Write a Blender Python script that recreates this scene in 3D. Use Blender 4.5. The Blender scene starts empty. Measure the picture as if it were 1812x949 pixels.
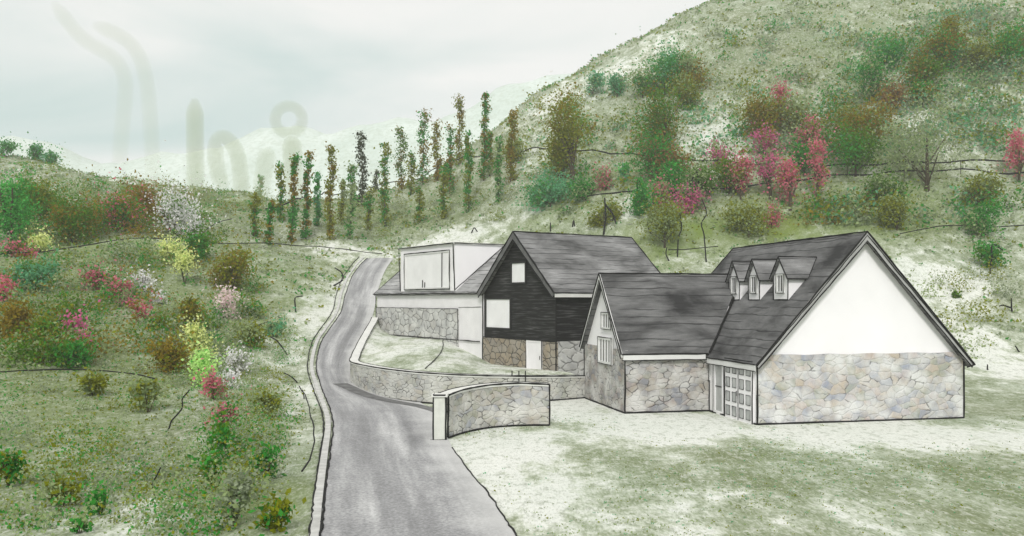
import bpy, math, random
import numpy as np
from mathutils import Vector, Matrix

R = random.Random(7)
NR = np.random.RandomState(11)
scene = bpy.context.scene
COL = scene.collection

# ------------------------------------------------------------------ camera
HAZE = 0.0007
H, F, CX, HY = 4.8, 1544.0, 906.0, 530.0        # eye height, focal length (photo px), centre, horizon row
cam_d = bpy.data.cameras.new('camera')
cam = bpy.data.objects.new('camera', cam_d)
COL.objects.link(cam)
cam.location = (0, 0, H)
cam.rotation_euler = (math.pi / 2, 0, 0)
cam_d.sensor_width = 36
cam_d.sensor_fit = 'HORIZONTAL'
cam_d.lens = 36 * F / 1812
cam_d.shift_y = (HY - 474.5) / 1812
cam_d.clip_end = 6000
scene.camera = cam


def ray(px, py):
    return Vector(((px - CX) / F, 1.0, -(py - HY) / F))


def at(px, py, Y):
    d = ray(px, py)
    return Vector((d.x * Y, Y, H + d.z * Y))


# ------------------------------------------------------------------ materials
class NT:
    def __init__(s, name, rough=0.9):
        s.m = bpy.data.materials.new(name)
        s.m.use_nodes = True
        s.t = s.m.node_tree
        s.t.nodes.clear()
        s.out = s.n('ShaderNodeOutputMaterial')
        s.b = s.n('ShaderNodeBsdfPrincipled')
        s.b.inputs['Roughness'].default_value = rough
        s.b.inputs['Specular IOR Level'].default_value = 0.25
        s.t.links.new(s.b.outputs[0], s.out.inputs[0])

    def n(s, typ, **kw):
        nd = s.t.nodes.new(typ)
        for k, v in kw.items():
            setattr(nd, k, v)
        return nd

    def put(s, sock, v):
        if hasattr(v, 'links') or isinstance(v, bpy.types.NodeSocket):
            s.t.links.new(v, sock)
        elif isinstance(v, (tuple, list)) and len(v) == 3 and sock.type == 'RGBA':
            sock.default_value = (*v, 1)
        else:
            sock.default_value = v

    def math(s, op, a, b=0.0, clamp=False):
        nd = s.n('ShaderNodeMath', operation=op)
        nd.use_clamp = clamp
        s.put(nd.inputs[0], a)
        s.put(nd.inputs[1], b)
        return nd.outputs[0]

    def mix(s, f, a, b, mode='MIX'):
        nd = s.n('ShaderNodeMix', data_type='RGBA', blend_type=mode)
        s.put(nd.inputs[0], f)
        s.put(nd.inputs[6], a)
        s.put(nd.inputs[7], b)
        return nd.outputs[2]

    def ramp(s, fac, stops, interp='LINEAR'):
        nd = s.n('ShaderNodeValToRGB')
        e = nd.color_ramp.elements
        nd.color_ramp.interpolation = interp
        while len(e) < len(stops):
            e.new(0.5)
        for el, (p, c) in zip(e, stops):
            el.position = p
            el.color = (*c, 1) if isinstance(c, (tuple, list)) else (c, c, c, 1)
        s.put(nd.inputs[0], fac)
        return nd.outputs[0]

    def noise(s, vec, scale, detail=4, rough=0.55, dist=0.0):
        nd = s.n('ShaderNodeTexNoise')
        s.put(nd.inputs['Vector'], vec)
        nd.inputs['Scale'].default_value = scale
        nd.inputs['Detail'].default_value = detail
        nd.inputs['Roughness'].default_value = rough
        nd.inputs['Distortion'].default_value = dist
        return nd.outputs[0]

    def vmul(s, vec, v):
        nd = s.n('ShaderNodeVectorMath', operation='MULTIPLY')
        s.put(nd.inputs[0], vec)
        nd.inputs[1].default_value = v
        return nd.outputs[0]

    def vadd(s, vec, v):
        nd = s.n('ShaderNodeVectorMath', operation='ADD')
        s.put(nd.inputs[0], vec)
        s.put(nd.inputs[1], v)
        return nd.outputs[0]

    def uv(s):
        return s.n('ShaderNodeTexCoord').outputs['UV']

    def obj(s):
        return s.n('ShaderNodeTexCoord').outputs['Object']

    def pos(s):
        return s.n('ShaderNodeNewGeometry').outputs['Position']

    def bump(s, h, strength=0.4, dist=0.05):
        nd = s.n('ShaderNodeBump')
        nd.inputs['Strength'].default_value = strength
        nd.inputs['Distance'].default_value = dist
        s.put(nd.inputs['Height'], h)
        s.t.links.new(nd.outputs[0], s.b.inputs['Normal'])

    def col(s, c):
        s.put(s.b.inputs['Base Color'], c)


def lin(r, g, b):
    return tuple(((c / 255) / 12.92 if c / 255 < 0.04045 else ((c / 255 + 0.055) / 1.055) ** 2.4) for c in (r, g, b))


MATS = {}


def plain(name, c, rough=0.85, var=0.12, scale=3.0):
    if name in MATS:
        return MATS[name]
    n = NT(name, rough)
    o = n.pos()
    f = n.noise(o, scale, 5)
    n.col(n.mix(n.ramp(f, [(0.3, 0.0), (0.7, 1.0)]), tuple(x * (1 - var) for x in c), tuple(min(1, x * (1 + var)) for x in c)))
    MATS[name] = n.m
    return n.m


def leafmat(name, c):
    if name in MATS:
        return MATS[name]
    n = NT(name, 0.75)
    f = n.noise(n.pos(), 2.2, 4)
    cc = n.mix(n.ramp(f, [(0.3, 0.0), (0.7, 1.0)]), tuple(x * 0.8 for x in c), tuple(min(1, x * 1.25) for x in c))
    n.col(cc)
    tr = n.n('ShaderNodeBsdfTranslucent')
    n.put(tr.inputs[0], cc)
    ms = n.n('ShaderNodeMixShader')
    ms.inputs[0].default_value = 0.42
    n.t.links.new(n.b.outputs[0], ms.inputs[1])
    n.t.links.new(tr.outputs[0], ms.inputs[2])
    n.t.links.new(ms.outputs[0], n.out.inputs[0])
    MATS[name] = n.m
    return n.m


def stonemat(name, base, palette, cell=2.3, ink=0.75, tint=0.8, ink_amount=0.5):
    n = NT(name, 0.92)
    uv = n.uv()
    nz = n.n('ShaderNodeTexNoise')
    n.put(nz.inputs['Vector'], uv)
    nz.inputs['Scale'].default_value = 1.7
    nz.inputs['Detail'].default_value = 4
    wob = n.vmul(nz.outputs['Color'], (0.42, 0.34, 0))
    w = n.vmul(n.vadd(uv, wob), (0.72, 1.15, 1))
    v1 = n.n('ShaderNodeTexVoronoi', feature='F1', voronoi_dimensions='2D')
    n.put(v1.inputs['Vector'], w)
    v1.inputs['Scale'].default_value = cell
    v2 = n.n('ShaderNodeTexVoronoi', feature='DISTANCE_TO_EDGE', voronoi_dimensions='2D')
    n.put(v2.inputs['Vector'], w)
    v2.inputs['Scale'].default_value = cell
    sep = n.n('ShaderNodeSeparateColor')
    n.put(sep.inputs[0], v1.outputs['Color'])
    k = len(palette)
    stones = n.ramp(sep.outputs[0], [(i / k, c) for i, c in enumerate(palette)], 'CONSTANT')
    # soft washes of colour over a pale lime-washed face, stones showing through here and there
    wash = n.ramp(n.noise(uv, 0.85, 3), [(0.0, palette[0]), (0.36, palette[1 % k]), (0.47, palette[2 % k]), (0.56, palette[3 % k]), (0.68, palette[4 % k])])
    stones = n.mix(0.42, stones, wash)
    m = n.ramp(n.noise(n.vadd(uv, (3.1, 7.7, 0)), 1.05, 3), [(0.36, 0.0), (0.6, tint)])
    c = n.mix(m, base, stones)
    fine = n.ramp(n.noise(uv, 22, 3), [(0.35, 0.78), (0.6, 1.0)])
    c = n.mix(0.6, c, fine, 'MULTIPLY')
    edge = n.ramp(v2.outputs['Distance'], [(0.0, 1.0), (0.045, 1.0), (0.07, 0.0)])
    mk = n.ramp(n.noise(n.vadd(uv, (11.3, 2.9, 0)), 1.9, 3), [(ink_amount - 0.04, 0.0), (ink_amount + 0.02, 1.0)])
    e = n.math('MULTIPLY', n.math('MULTIPLY', edge, mk), ink)
    c = n.mix(e, c, (0.03, 0.03, 0.028))
    n.col(c)
    hgt = n.ramp(v2.outputs['Distance'], [(0.0, 0.0), (0.12, 0.9), (0.5, 1.0)])
    n.bump(hgt, 0.5, 0.05)
    MATS[name] = n.m
    return n.m


def slatemat(name, dark, light, period=0.42):
    n = NT(name, 0.7)
    uv = n.uv()
    sp = n.n('ShaderNodeSeparateXYZ')
    n.put(sp.inputs[0], uv)
    u, v = sp.outputs[0], sp.outputs[1]
    wob = n.math('MULTIPLY', n.noise(n.vmul(uv, (0.5, 1.3, 1)), 1.0, 3), 0.35)
    vv = n.math('DIVIDE', n.math('ADD', v, wob), period)
    fr = n.math('FRACT', vv)
    fl = n.math('FLOOR', vv)
    line = n.ramp(fr, [(0.0, 1.0), (0.09, 1.0), (0.15, 0.0)])
    cmb = n.n('ShaderNodeCombineXYZ')
    n.put(cmb.inputs[0], n.math('MULTIPLY', u, 0.42))
    n.put(cmb.inputs[1], n.math('MULTIPLY', fl, 7.31))
    mk = n.ramp(n.noise(cmb.outputs[0], 1.0, 1), [(0.39, 0.0), (0.45, 1.0)])
    strokes = n.math('MULTIPLY', n.math('MULTIPLY', line, mk), 0.8)
    w1 = n.noise(n.vmul(uv, (0.45, 1.0, 1)), 0.75, 5, 0.6, 0.4)
    w2 = n.noise(n.vmul(uv, (1.0, 6.0, 1)), 1.3, 4)
    c = n.mix(n.ramp(w1, [(0.33, 0.0), (0.66, 1.0)]), dark, light)
    c = n.mix(0.55, c, n.ramp(w2, [(0.3, 0.55), (0.7, 1.2)]), 'MULTIPLY')
    gr = n.ramp(n.noise(uv, 24, 2), [(0.3, 0.75), (0.65, 1.1)])
    c = n.mix(0.5, c, gr, 'MULTIPLY')
    # slates: staggered butt joints, faint
    c = n.mix(strokes, c, (0.012, 0.012, 0.013))
    n.col(c)
    n.bump(fr, 0.3, 0.03)
    MATS[name] = n.m
    return n.m


def cladmat():
    n = NT('charred_boarding', 0.75)
    uv = n.uv()
    s1 = n.noise(n.vmul(uv, (0.7, 11, 1)), 1.0, 4, 0.6)
    s2 = n.noise(n.vmul(uv, (0.35, 1.2, 1)), 0.8, 3)
    c = n.ramp(s1, [(0.34, (0.004, 0.004, 0.004)), (0.52, (0.012, 0.012, 0.012)), (0.7, (0.08, 0.08, 0.08))])
    c = n.mix(0.7, c, n.ramp(s2, [(0.3, 0.45), (0.7, 1.4)]), 'MULTIPLY')
    n.col(c)
    n.bump(s1, 0.4, 0.02)
    MATS['clad'] = n.m
    return n.m


M = {}
M['ink'] = plain('black_edge_trim', (0.008, 0.008, 0.008), 0.8, 0.3)
M['render'] = plain('white_render', (0.84, 0.825, 0.84), 0.9, 0.03, 0.8)
M['panel'] = plain('pale_grey_panel', (0.76, 0.745, 0.755), 0.85, 0.06, 1.2)
M['frame'] = plain('pale_frame_paint', (0.66, 0.66, 0.65), 0.6, 0.04)
M['darkframe'] = plain('dark_frame_paint', (0.02, 0.02, 0.021), 0.6, 0.2)
M['barge'] = plain('grey_bargeboard', (0.36, 0.36, 0.355), 0.8, 0.18, 2.0)
M['bargedark'] = plain('charcoal_bargeboard', (0.12, 0.12, 0.12), 0.8, 0.3, 2.0)
M['coping'] = plain('pale_coping', (0.66, 0.66, 0.63), 0.9, 0.08, 2.0)
M['cut'] = plain('pillar_stone', (0.60, 0.61, 0.56), 0.9, 0.1, 4.0)
g = NT('window_glass', 0.4)
g.b.inputs['Specular IOR Level'].default_value = 0.5
g.col(g.mix(g.ramp(g.noise(g.pos(), 0.9, 2), [(0.35, 0.0), (0.65, 1.0)]), (0.78, 0.77, 0.78), (0.86, 0.85, 0.86)))
M['glass'] = g.m
g = NT('grey_window_glass', 0.25)  # darker grey glass for the door panes
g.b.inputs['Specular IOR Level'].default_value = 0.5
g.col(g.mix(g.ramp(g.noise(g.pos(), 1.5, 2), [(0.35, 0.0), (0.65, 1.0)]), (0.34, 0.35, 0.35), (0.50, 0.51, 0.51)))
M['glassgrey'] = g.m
PAL = [(0.42, 0.41, 0.38), (0.30, 0.29, 0.29), (0.40, 0.35, 0.29), (0.26, 0.27, 0.31), (0.44, 0.37, 0.34), (0.30, 0.31, 0.25)]
M['stone'] = stonemat('pale_rubble_stone', (0.68, 0.68, 0.67), [(0.52, 0.51, 0.48), (0.36, 0.36, 0.38), (0.50, 0.43, 0.35), (0.29, 0.32, 0.40), (0.52, 0.44, 0.41), (0.34, 0.36, 0.27)], 3.3, 0.6, 0.95, 0.6)
M['stonewing'] = stonemat('grey_rubble_stone', (0.58, 0.57, 0.55), [tuple(x * 0.85 for x in p) for p in PAL], 3.7, 0.7, 0.97, 0.54)
M['stonebrown'] = stonemat('brown_rubble_stone', (0.34, 0.31, 0.26), [(0.25, 0.2, 0.14), (0.31, 0.25, 0.17), (0.22, 0.2, 0.18), (0.34, 0.28, 0.2), (0.18, 0.15, 0.11), (0.3, 0.28, 0.25)], 2.6, 0.8, 0.9, 0.42)
M['stonefaint'] = stonemat('faint_rubble_stone', (0.62, 0.62, 0.60), [(0.38, 0.38, 0.37), (0.45, 0.44, 0.42), (0.33, 0.33, 0.33), (0.42, 0.4, 0.37), (0.36, 0.37, 0.38)], 1.9, 0.6, 0.8, 0.46)
M['stonewall'] = stonemat('garden_rubble_stone', (0.60, 0.60, 0.56), [(0.46, 0.46, 0.43), (0.36, 0.36, 0.34), (0.46, 0.43, 0.37), (0.37, 0.38, 0.39), (0.4, 0.41, 0.34)], 4.2, 0.75, 0.95, 0.53)
M['stonewall2'] = stonemat('entrance_rubble_stone', (0.64, 0.63, 0.60), [(0.46, 0.44, 0.4), (0.34, 0.34, 0.33), (0.42, 0.38, 0.32), (0.27, 0.29, 0.36), (0.3, 0.31, 0.22)], 4.1, 0.75, 0.95, 0.54)
M['slate'] = slatemat('grey_slate', (0.025, 0.025, 0.026), (0.19, 0.19, 0.19))
M['slatedark'] = slatemat('charcoal_slate', (0.06, 0.06, 0.06), (0.30, 0.30, 0.30))
M['slatelight'] = slatemat('light_slate', (0.2, 0.2, 0.2), (0.42, 0.42, 0.42))
M['clad'] = cladmat()
M['bark'] = plain('bark', (0.07, 0.055, 0.035), 0.95, 0.3, 5.0)


# ------------------------------------------------------------------ mesh builder
class MB:
    def __init__(s):
        s.v, s.f, s.mi = [], [], []

    def face(s, pts, mi=0):
        i = len(s.v)
        s.v += [tuple(p) for p in pts]
        s.f.append(tuple(range(i, i + len(pts))))
        s.mi.append(mi)

    def hexa(s, p, mi=0):
        """p: 8 points, bottom 0-3 counter-clockwise from above, top 4-7"""
        i = len(s.v)
        s.v += [tuple(q) for q in p]
        for q in ((3, 2, 1, 0), (4, 5, 6, 7), (0, 1, 5, 4), (1, 2, 6, 5), (2, 3, 7, 6), (3, 0, 4, 7)):
            s.f.append(tuple(i + k for k in q))
            s.mi.append(mi)

    def box(s, x0, x1, y0, y1, z0, z1, mi=0):
        s.hexa([(x0, y0, z0), (x1, y0, z0), (x1, y1, z0), (x0, y1, z0), (x0, y0, z1), (x1, y0, z1), (x1, y1, z1), (x0, y1, z1)], mi)

    def prism(s, poly, off, mi=0):
        """extrude a planar polygon by vector off"""
        o = Vector(off)
        a = [Vector(p) for p in poly]
        b = [p + o for p in a]
        n = len(a)
        i = len(s.v)
        s.v += [tuple(p) for p in a + b]
        s.f.append(tuple(i + k for k in range(n)))
        s.f.append(tuple(i + n + k for k in reversed(range(n))))
        s.mi += [mi, mi]
        for k in range(n):
            l = (k + 1) % n
            s.f.append((i + l, i + k, i + n + k, i + n + l))
            s.mi.append(mi)

    def tube(s, pts, r, sides=5, taper=1.0, mi=0, ref=None, loop=False):
        pts = [Vector(p) for p in pts]
        n = len(pts)
        base = len(s.v)
        for k, p in enumerate(pts):
            t = (pts[min(k + 1, n - 1)] - pts[max(k - 1, 0)])
            if loop and k in (0, n - 1):
                t = pts[1] - pts[n - 2]
            t = t.normalized() if t.length > 1e-9 else Vector((0, 0, 1))
            a = t.cross(Vector(ref) if ref else (Vector((0, 0, 1)) if abs(t.z) < 0.9 else Vector((1, 0, 0)))).normalized()
            b = t.cross(a)
            rr = (r[k] if isinstance(r, (list, tuple)) else r * (1 + (taper - 1) * k / max(1, n - 1)))
            for q in range(sides):
                an = 2 * math.pi * q / sides
                s.v.append(tuple(p + a * (math.cos(an) * rr) + b * (math.sin(an) * rr)))
        for k in range(n - 1):
            for q in range(sides):
                w = (q + 1) % sides
                s.f.append((base + k * sides + q, base + k * sides + w, base + (k + 1) * sides + w, base + (k + 1) * sides + q))
                s.mi.append(mi)
        s.f.append(tuple(base + q for q in reversed(range(sides))))
        s.f.append(tuple(base + (n - 1) * sides + q for q in range(sides)))
        s.mi += [mi, mi]

    def ink(s, pts, r=0.03, wob=0.012, step=0.45, mi=0):
        """a slightly wavering dark strip along an edge"""
        pts = [Vector(p) for p in pts]
        out = [pts[0]]
        for a, b in zip(pts, pts[1:]):
            k = max(1, int((b - a).length / step))
            for i in range(1, k + 1):
                p = a.lerp(b, i / k)
                if i < k:
                    p = p + Vector((R.uniform(-wob, wob), R.uniform(-wob, wob), R.uniform(-wob, wob)))
                out.append(p)
        rr = [r * R.uniform(0.75, 1.25) for _ in out]
        s.tube(out, rr, 5, mi=mi)

    def build(s, name, mat, parent=None, smooth=False, recalc=True):
        me = bpy.data.meshes.new(name)
        me.from_pydata(s.v, [], s.f)
        for m in (mat if isinstance(mat, (list, tuple)) else [mat]):
            me.materials.append(m)
        me.polygons.foreach_set('material_index', s.mi)
        if recalc:
            import bmesh
            bm = bmesh.new()
            bm.from_mesh(me)
            bmesh.ops.recalc_face_normals(bm, faces=bm.faces)
            bm.to_mesh(me)
            bm.free()
        auto_uv(me)
        if smooth:
            me.polygons.foreach_set('use_smooth', [True] * len(me.polygons))
        o = bpy.data.objects.new(name, me)
        COL.objects.link(o)
        if parent:
            o.parent = parent
        return o


def auto_uv(me):
    uvl = me.uv_layers.new(name='uv')
    Z = Vector((0, 0, 1))
    vs = me.vertices
    for p in me.polygons:
        nrm = p.normal
        if abs(nrm.z) > 0.97:
            t, b = Vector((1, 0, 0)), Vector((0, 1, 0))
        else:
            t = Z.cross(nrm).normalized()
            b = nrm.cross(t)
        for li in p.loop_indices:
            co = vs[me.loops[li].vertex_index].co
            uvl.data[li].uv = (co.dot(t), co.dot(b))


def tag(o, label, cat, group=None, kind=None):
    if label:
        o['label'] = label
    if cat:
        o['category'] = cat
    if group:
        o['group'] = group
    if kind:
        o['kind'] = kind
    return o


def empty(name, loc, rz, label, cat, group=None):
    o = bpy.data.objects.new(name, None)
    o.empty_display_size = 0.3
    COL.objects.link(o)
    o.location = loc
    o.rotation_euler = (0, 0, rz)
    return tag(o, label, cat, group)


# ------------------------------------------------------------------ terrain
GX = [-900, -120, -60, -30, -14, -6, 2, 12, 25, 45, 90, 140, 900]
GY = [-400, 15, 34, 42, 50, 60, 80, 100, 140, 200, 900]
GZ = [
    [0, 0, 0, 0, 0, 0, 0, 0, 0, 0, 0, 0, 0],
    [0.5, 0.5, 0.4, 0, 0, 0, 0, 0, 0, 0, 0, 0, 0],
    [3, 2, 1.2, 0.5, 0.05, 0, 0, 0, 0, 0, 0, 0.4, 1],
    [6, 5, 3.6, 1.8, 0.3, 0, 0, 0, 0, 0.1, 0.4, 1, 2],
    [9, 8, 6, 4, 1.2, 0.3, 0.2, 0.2, 0.4, 1.0, 2, 3, 5],
    [12, 12, 9, 6.3, 2.6, 1.6, 1.4, 1.7, 2.6, 4, 6, 8, 10],
    [20, 19, 14, 10.5, 6.3, 6, 6.4, 8.5, 10.5, 13, 18, 22, 26],
    [27, 26, 20, 15.5, 11, 12.5, 17, 21, 24, 28, 36, 42, 46],
    [38, 36, 23.5, 19.5, 24, 31, 37, 44, 50, 58, 76, 88, 95],
    [30, 28, 22, 17, 16, 22, 34, 46, 58, 74, 100, 112, 120],
    [20, 18, 14, 12, 12, 16, 26, 36, 50, 66, 90, 110, 130],
]


def coords(lo, a, b, hi, step):
    fine = list(np.arange(a, b + 1e-6, step))
    left, x, d = [], a, step
    while x > lo:
        d *= 1.35
        x -= d
        left.append(max(x, lo))
    right, x, d = [], b, step
    while x < hi:
        d *= 1.35
        x += d
        right.append(min(x, hi))
    return np.array(left[::-1] + fine + right)


TX = coords(-210, -110, 110, 210, 1.0)
TY = coords(-50, 4, 165, 230, 1.0)


def base_height(X, Y):
    X = np.clip(X, GX[0], GX[-1])
    Y = np.clip(Y, GY[0], GY[-1])
    i = np.clip(np.searchsorted(GX, X) - 1, 0, len(GX) - 2)
    j = np.clip(np.searchsorted(GY, Y) - 1, 0, len(GY) - 2)
    gx, gy, gz = np.array(GX, float), np.array(GY, float), np.array(GZ, float)
    tx = (X - gx[i]) / (gx[i + 1] - gx[i])
    ty = (Y - gy[j]) / (gy[j + 1] - gy[j])
    return (gz[j, i] * (1 - tx) * (1 - ty) + gz[j, i + 1] * tx * (1 - ty) + gz[j + 1, i] * (1 - tx) * ty + gz[j + 1, i + 1] * tx * ty)


XX, YY = np.meshgrid(TX, TY)
TZ = np.zeros_like(XX)
wsum = 0
for dx in (-6, -3, 0, 3, 6):                    # smooth the control heights
    for dy in (-6, -3, 0, 3, 6):
        w = math.exp(-(dx * dx + dy * dy) / 30)
        sc = np.clip((np.hypot(XX - 2, YY - 40) - 8) / 40, 0.25, 1.6)
        TZ += w * base_height(XX + dx * sc, YY + dy * sc)
        wsum += w
TZ /= wsum
rel = np.clip((np.hypot(XX - 4, YY - 38) - 22) / 50, 0, 1)
TZ += rel * (0.5 * np.sin(XX * 0.23 + 1.3) * np.sin(YY * 0.19 + 0.4) + 0.35 * np.sin(XX * 0.47 + YY * 0.31) + 0.2 * np.sin(XX * 0.9 - YY * 0.7 + 2))


def tz(x, y):
    i = min(max(int(np.searchsorted(TX, x)) - 1, 0), len(TX) - 2)
    j = min(max(int(np.searchsorted(TY, y)) - 1, 0), len(TY) - 2)
    a = (x - TX[i]) / (TX[i + 1] - TX[i])
    b = (y - TY[j]) / (TY[j + 1] - TY[j])
    return float(TZ[j, i] * (1 - a) * (1 - b) + TZ[j, i + 1] * a * (1 - b) + TZ[j + 1, i] * (1 - a) * b + TZ[j + 1, i + 1] * a * b)


def hit(px, py, far=260.0):
    d = ray(px, py)
    Y, st = 8.0, 0.5
    while Y < far:
        if H + d.z * Y < tz(d.x * Y, Y):
            lo, hi = Y - st, Y
            for _ in range(14):
                m = (lo + hi) / 2
                if H + d.z * m < tz(d.x * m, m):
                    hi = m
                else:
                    lo = m
            return Vector((d.x * hi, hi, tz(d.x * hi, hi)))
        Y += st
    Y = 138.0
    return Vector((d.x * Y, Y, tz(d.x * Y, Y)))


# patches of different ground cover and painted crest haze, seen in the photo at (x, y, rx, ry): (kind, strength)
PATCH = [
    # pale chalk / gravel, plus painted haze along the crest
    ('pale', 1560, 770, 260, 28, 1.2), ('pale', 1180, 755, 160, 30, 1.2), ('pale', 900, 800, 90, 40, 1.2), ('pale', 960, 880, 90, 60, 0.9),
    ('pale', 1010, 725, 60, 26, 1.2), ('pale', 560, 560, 50, 100, 0.9), ('pale', 545, 700, 26, 70, 0.8), ('pale', 1770, 640, 70, 70, 0.9), ('pale', 1680, 500, 90, 45, 1.0),
    ('pale', 800, 425, 110, 22, 0.9), ('pale', 620, 445, 90, 16, 0.8), ('pale', 1210, 470, 60, 20, 0.5), ('pale', 1260, 245, 60, 60, 0.8), ('pale', 1610, 190, 40, 160, 0.8),
    ('pale', 1740, 180, 70, 40, 0.7), ('pale', 1130, 360, 70, 30, 0.6), ('pale', 470, 640, 50, 80, 0.5), ('pale', 230, 320, 120, 25, 0.7),
    ('pale', 70, 300, 60, 20, 0.5), ('pale', 330, 915, 100, 25, 0.35), ('pale', 960, 250, 60, 50, 0.5), ('pale', 510, 780, 30, 90, 0.6),
    ('pale', 1490, 235, 40, 60, 0.5), ('pale', 420, 300, 120, 30, 0.9), ('pale', 1330, 925, 200, 30, 0.5),
    ('pale', 980, 175, 70, 22, 0.8), ('pale', 1080, 125, 70, 22, 0.8), ('pale', 1170, 75, 60, 20, 0.6),  # hill crest: haze fade towards the sky painted as paler ground
    # mid sage
    ('sage', 1400, 870, 480, 75, 0.3), ('sage', 1170, 855, 70, 22, 0.8), ('sage', 1310, 845, 60, 20, 0.7), ('sage', 1400, 880, 70, 20, 0.8), ('sage', 1560, 850, 90, 24, 0.8), ('sage', 1740, 870, 90, 26, 1.0), ('sage', 1640, 905, 80, 18, 0.9), ('sage', 1060, 800, 50, 18, 0.6), ('sage', 1480, 930, 70, 16, 0.8), ('pale', 1240, 880, 50, 14, 0.5), ('pale', 1480, 890, 60, 12, 0.5), ('pale', 1660, 865, 50, 14, 0.5), ('sage', 1680, 820, 130, 40, 0.75), ('sage', 1330, 800, 90, 30, 0.7), ('sage', 1120, 820, 80, 30, 0.4), ('sage', 1480, 870, 110, 26, 0.6), ('pale', 1220, 905, 120, 24, 0.5), ('pale', 1600, 925, 90, 22, 0.5), ('pale', 1450, 820, 60, 18, 0.4), ('sage', 300, 760, 170, 80, 1.1), ('sage', 150, 700, 170, 60, 0.8),
    ('sage', 80, 840, 120, 60, 0.7), ('sage', 280, 560, 120, 60, 0.8), ('sage', 1300, 130, 130, 70, 0.7), ('sage', 1450, 90, 150, 90, 0.9), ('sage', 1640, 280, 90, 110, 1.1),
    ('sage', 1590, 360, 170, 60, 0.8), ('sage', 750, 370, 120, 40, 0.9), ('sage', 640, 330, 110, 60, 0.6), ('sage', 1760, 480, 60, 60, 0.7), ('sage', 450, 380, 100, 40, 0.6),
    ('sage', 440, 860, 50, 90, 0.8),
    ('lush', 130, 450, 200, 60, 0.7), ('lush', 100, 560, 130, 50, 0.6), ('lush', 400, 800, 60, 60, 0.6), ('lush', 1340, 395, 270, 34, 1.3), ('lush', 1200, 440, 120, 30, 1.0), ('lush', 1420, 360, 150, 40, 0.9), ('lush', 1130, 330, 90, 60, 0.5), ('lush', 1740, 130, 70, 90, 0.5), ('lush', 1560, 130, 60, 90, 0.5), ('lush', 330, 370, 90, 40, 0.6), ('lush', 700, 385, 150, 26, 0.5),
    # rich green turf
    ('lush', 1400, 405, 170, 26, 1.2), ('lush', 1560, 395, 140, 30, 0.9), ('lush', 1240, 430, 80, 30, 0.9), ('lush', 1020, 360, 110, 26, 0.6), ('lush', 60, 500, 90, 60, 0.6),
    ('lush', 200, 620, 90, 40, 0.5), ('lush', 1000, 270, 60, 70, 0.4), ('lush', 20, 780, 40, 90, 0.4), ('lush', 1180, 290, 70, 70, 0.5), ('lush', 1520, 260, 80, 70, 0.5),
    ('lush', 470, 900, 40, 50, 0.7), ('lush', 1380, 290, 100, 90, 0.4), ('lush', 180, 380, 180, 40, 0.5),
]
att = {k: np.zeros(XX.shape) for k in ('pale', 'sage', 'lush')}
for kind, px, py, rx, ry, st in PATCH:
    c = hit(px, py)
    e1 = max(1.0, rx * c.y / F)
    up, dn = hit(px, max(py - ry, 5)), hit(px, py + ry)
    e2 = max(1.2, abs(up.y - dn.y) / 2)
    q = ((XX - c.x) / e1) ** 2 + ((YY - c.y) / e2) ** 2
    att[kind] = np.maximum(att[kind], st * np.exp(-q * 0.8))
att['sage'] = np.maximum(att['sage'], 0.72 * np.clip((-XX - 9 - 0.02 * YY) / 4, 0, 1) * np.clip((75 - YY) / 15, 0, 1))
att['lush'] = np.maximum(att['lush'], 0.42 * np.clip((-XX - 11 - 0.02 * YY) / 5, 0, 1) * np.clip((95 - YY) / 20, 0, 1))
att['sage'] = np.maximum(att['sage'], 0.38 * np.clip((YY - 70) / 15, 0, 1))


def sheet(name, X, Y, Z, mat, attrs=None):
    ny, nx = X.shape
    me = bpy.data.meshes.new(name)
    idx = np.arange(nx * ny).reshape(ny, nx)
    f = np.stack([idx[:-1, :-1], idx[:-1, 1:], idx[1:, 1:], idx[1:, :-1]], -1).reshape(-1, 4)
    me.from_pydata(np.stack([X, Y, Z], -1).reshape(-1, 3).tolist(), [], f.tolist())
    me.materials.append(mat)
    for k, a in (attrs or {}).items():
        at_ = me.attributes.new(k, 'FLOAT', 'POINT')
        at_.data.foreach_set('value', a.reshape(-1).astype(np.float32))
    me.polygons.foreach_set('use_smooth', [True] * len(me.polygons))
    o = bpy.data.objects.new(name, me)
    COL.objects.link(o)
    return o


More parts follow.
